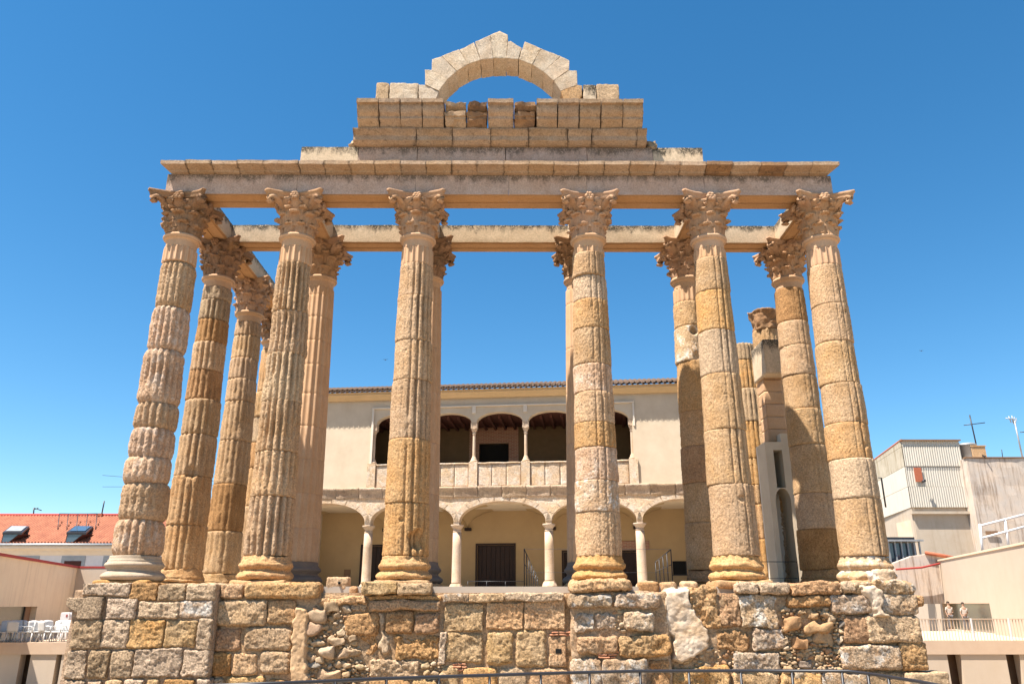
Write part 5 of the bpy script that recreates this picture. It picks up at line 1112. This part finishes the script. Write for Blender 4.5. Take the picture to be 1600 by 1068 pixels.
# peeling wall
PY = 37.0; pA = W(1509, 716, PY); t = thing('peeling_wall_building', 'building with a tall streaked and peeling whitish side wall at the right edge', 'building', (float(pA[0]), PY, GZ))
V, F = boxgrid((pA[0], PY, GZ), (pA[0]+14, PY+10, pA[2]), .7, .0); V = rough(V, .06, 1, 2, 3); mesh('wall', V, F, M['peel'], t, smooth=False)
V, F = boxes((pA[0]-.05, PY-.08, pA[2]+.03, pA[0]+14, PY+.3, pA[2]+.12)); mesh('coping', V, F, M['slotdark'], t, smooth=False)
for (a, b, c, d_) in ((1541, 829, 1549, 835), (1551, 829, 1559, 835)):
    q0 = W(a, d_, PY-.1); q1 = W(b if False else c, b, PY-.1); V, F = boxes((q0[0], PY-.12, q0[2], q1[0], PY-.07, q1[2])); mesh('vent', V, F, M['slotdark'], t, smooth=False)
t2 = thing('white_pipe_frame', 'white painted pipe frame leaning on the peeling wall at the right edge', 'frame', W(1530, 865, PY-.5), None)
for pts in ([(1531, 818), (1536, 868)], [(1570, 812), (1577, 860)], [(1531, 821), (1602, 803)], [(1535, 840), (1602, 822)], [(1537, 866), (1602, 852)]):
    V, F = tube([W(x, y, PY-.6) for x, y in pts], .09, 6); mesh('pipe', V, F, M['whitepaint'], t2)
tk0 = W(1501, 716, PY+1.5); tk1 = W(1523, 695, PY+1.5); t = thing('water_tank', 'round light grey water tank on the roof behind the corrugated building', 'tank', ((tk0[0]+tk1[0])/2, PY+1.5, tk0[2]))
r_ = float(tk1[0]-tk0[0])/2; V, F = revolve([(.1, 0), (r_, 0), (r_, tk1[2]-tk0[2]-.1), (r_+.06, tk1[2]-tk0[2]-.1), (r_+.06, tk1[2]-tk0[2]), (r_*.9, tk1[2]-tk0[2]+.1), (.1, tk1[2]-tk0[2]+.16)], (tk0[0]+tk1[0])/2, PY+1.5, 24, tk0[2]); mesh('shell', V, F, M['galv'], t)
k0 = W(1521, 716, PY+.8); k1 = W(1539, 697, PY+.8); t = thing('roof_chimney', 'square sandy rendered chimney beside the round water tank', 'chimney', ((k0[0]+k1[0])/2, PY+1.2, k0[2]))
V, F = boxes((k0[0], PY+.8, k0[2], k1[0], PY+1.8, k1[2]), (k0[0]-.05, PY+.75, k1[2]+.001, k1[0]+.05, PY+1.85, k1[2]+.08)); mesh('stack', V, F, M['patch'], t, smooth=False)
antenna('tall leaning aerial mast with one long thin crossbar above the corrugated building', 1515, 648, 697, PY+2, [(-9, 24, 664, 660)], lean=11, r=.05)
antenna('tall aerial mast with a cluster of white rods near the right edge', 1585, 657, 716, PY+2, [(-14, 1, 653, 655), (-9, -5, 650, 660), (-4, -2, 649, 660), (0, -1, 651, 662), (3, 1, 653, 664)], lean=13, mat='galv', r=.06)
antenna('short thin aerial rod on the peeling wall', 1565, 702, 716, PY+2, [], lean=2, r=.03)
antenna('horizontal aerial rod just entering at the right edge', 1602, 672, 716, PY+2, [(-8, 6, 675, 674)], lean=8, r=.05)
# low things between wing and buildings
t = thing('lean_to', 'metal framed lean-to with dark glazing at the foot of the corrugated building', 'shed', W(1412, 873, 33), None)
a = W(1386, 873, 33); b = W(1437, 834, 33)
V, F = boxes((a[0], 33, a[2]-1, b[0]-.7, 33.1, b[2]-.6)); mesh('glazing', V, F, M['skyglass'], t, smooth=False)
V, F = boxes((a[0]-.1, 32.6, b[2]-.5, b[0], 34, b[2]-.38)); mesh('roof', V, F, M['galv'], t, smooth=False)
for px in (1388, 1398, 1408, 1418, 1428, 1436): x = float(W(px, 850, 32.9)[0]); V, F = boxes((x-.05, 32.85, a[2]-1, x+.05, 32.95, b[2]-.5)); mesh('post', V, F, M['galv'], t, smooth=False)
V, F = boxes((a[0]-.1, 34.2, a[2]-1, b[0]+.2, 34.4, b[2]-.1)); mesh('back_panel', V, F, M['metal'], t, smooth=False)
t = thing('stained_wall', 'low white wall with dark drips and a worn tiled top above the right wing', 'wall', W(1450, 885, 31), None)
a = W(1398, 892, 31); b = W(1508, 870, 31); P = [(a[0], a[2]-2), (b[0], a[2]-2), (float(W(1505, 875, 31)[0]), ZS(875, 31, 1505)), (float(W(1450, 864, 31)[0]), ZS(864, 31, 1450)), (float(W(1425, 868, 31)[0]), ZS(868, 31, 1425)), (a[0], ZS(879, 31, 1398))]
V, F = poly_extr(P, 31, 31.4, .5); mesh('wall', V, F, M['peel'], t, smooth=False)
V, F = tube([W(1446, 863, 30.9), W(1470, 867, 30.9), W(1506, 874, 30.9)], .12, 6); mesh('tile_edge', V, F, M['redbrick'], t)
V, F = tube([W(1400, 889, 30.5), W(1440, 886, 30.5), W(1472, 879, 30.5)], .07, 6); mesh('red_edging', V, F, M['ridge'], t)
# overhead cables and birds
t = thing('overhead_cable', 'pair of thin dark cables crossing the sky between the left columns', 'cable', W(200, 752, 30), None)
for y0, y1 in ((742, 752), (760, 754)): V, F = tube([W(160, y0, 30), W(260, (y0+y1)/2+3, 30), W(400, y1, 30)], .012, 4); mesh('wire', V, F, M['metal'], t)
def bird(label, px, py, Y, s, perched=False):
    p = W(px, py, Y); V, F = ellipsoid((0, 0, 0), (.05, .14, .045), 10, 6); V2, F2 = ellipsoid((0, -.15, .02), (.03, .045, .03), 8, 5); sp = .05 if perched else .32
    w_ = np.array([(0, -.05, .02), (sp, .02, .1), (sp*1.05, .06, .1), (0, .08, .02), (-sp, .02, .1), (-sp*1.05, .06, .1), (0, -.05, .03), (sp, .02, .11), (sp*1.05, .06, .11), (0, .08, .03), (-sp, .02, .11), (-sp*1.05, .06, .11)])
    F3 = [[0, 1, 2, 3], [0, 3, 5, 4], [9, 8, 7, 6], [10, 11, 9, 6]]; V, F = joinvf([(V, F), (V2, F2), (w_, F3)])
    o = mesh('bird', V*s+p, F, M['metal']); tag(o, label, 'bird')
bird('tiny dark bird flying left of centre above the tiled eaves', 602, 562, 10, .35); bird('tiny dark bird flying in the open sky on the right', 1440, 548, 10, .3); bird('dark pigeon perched on the coping of the peeling wall', 1537, 713, PY, 1.5, True)
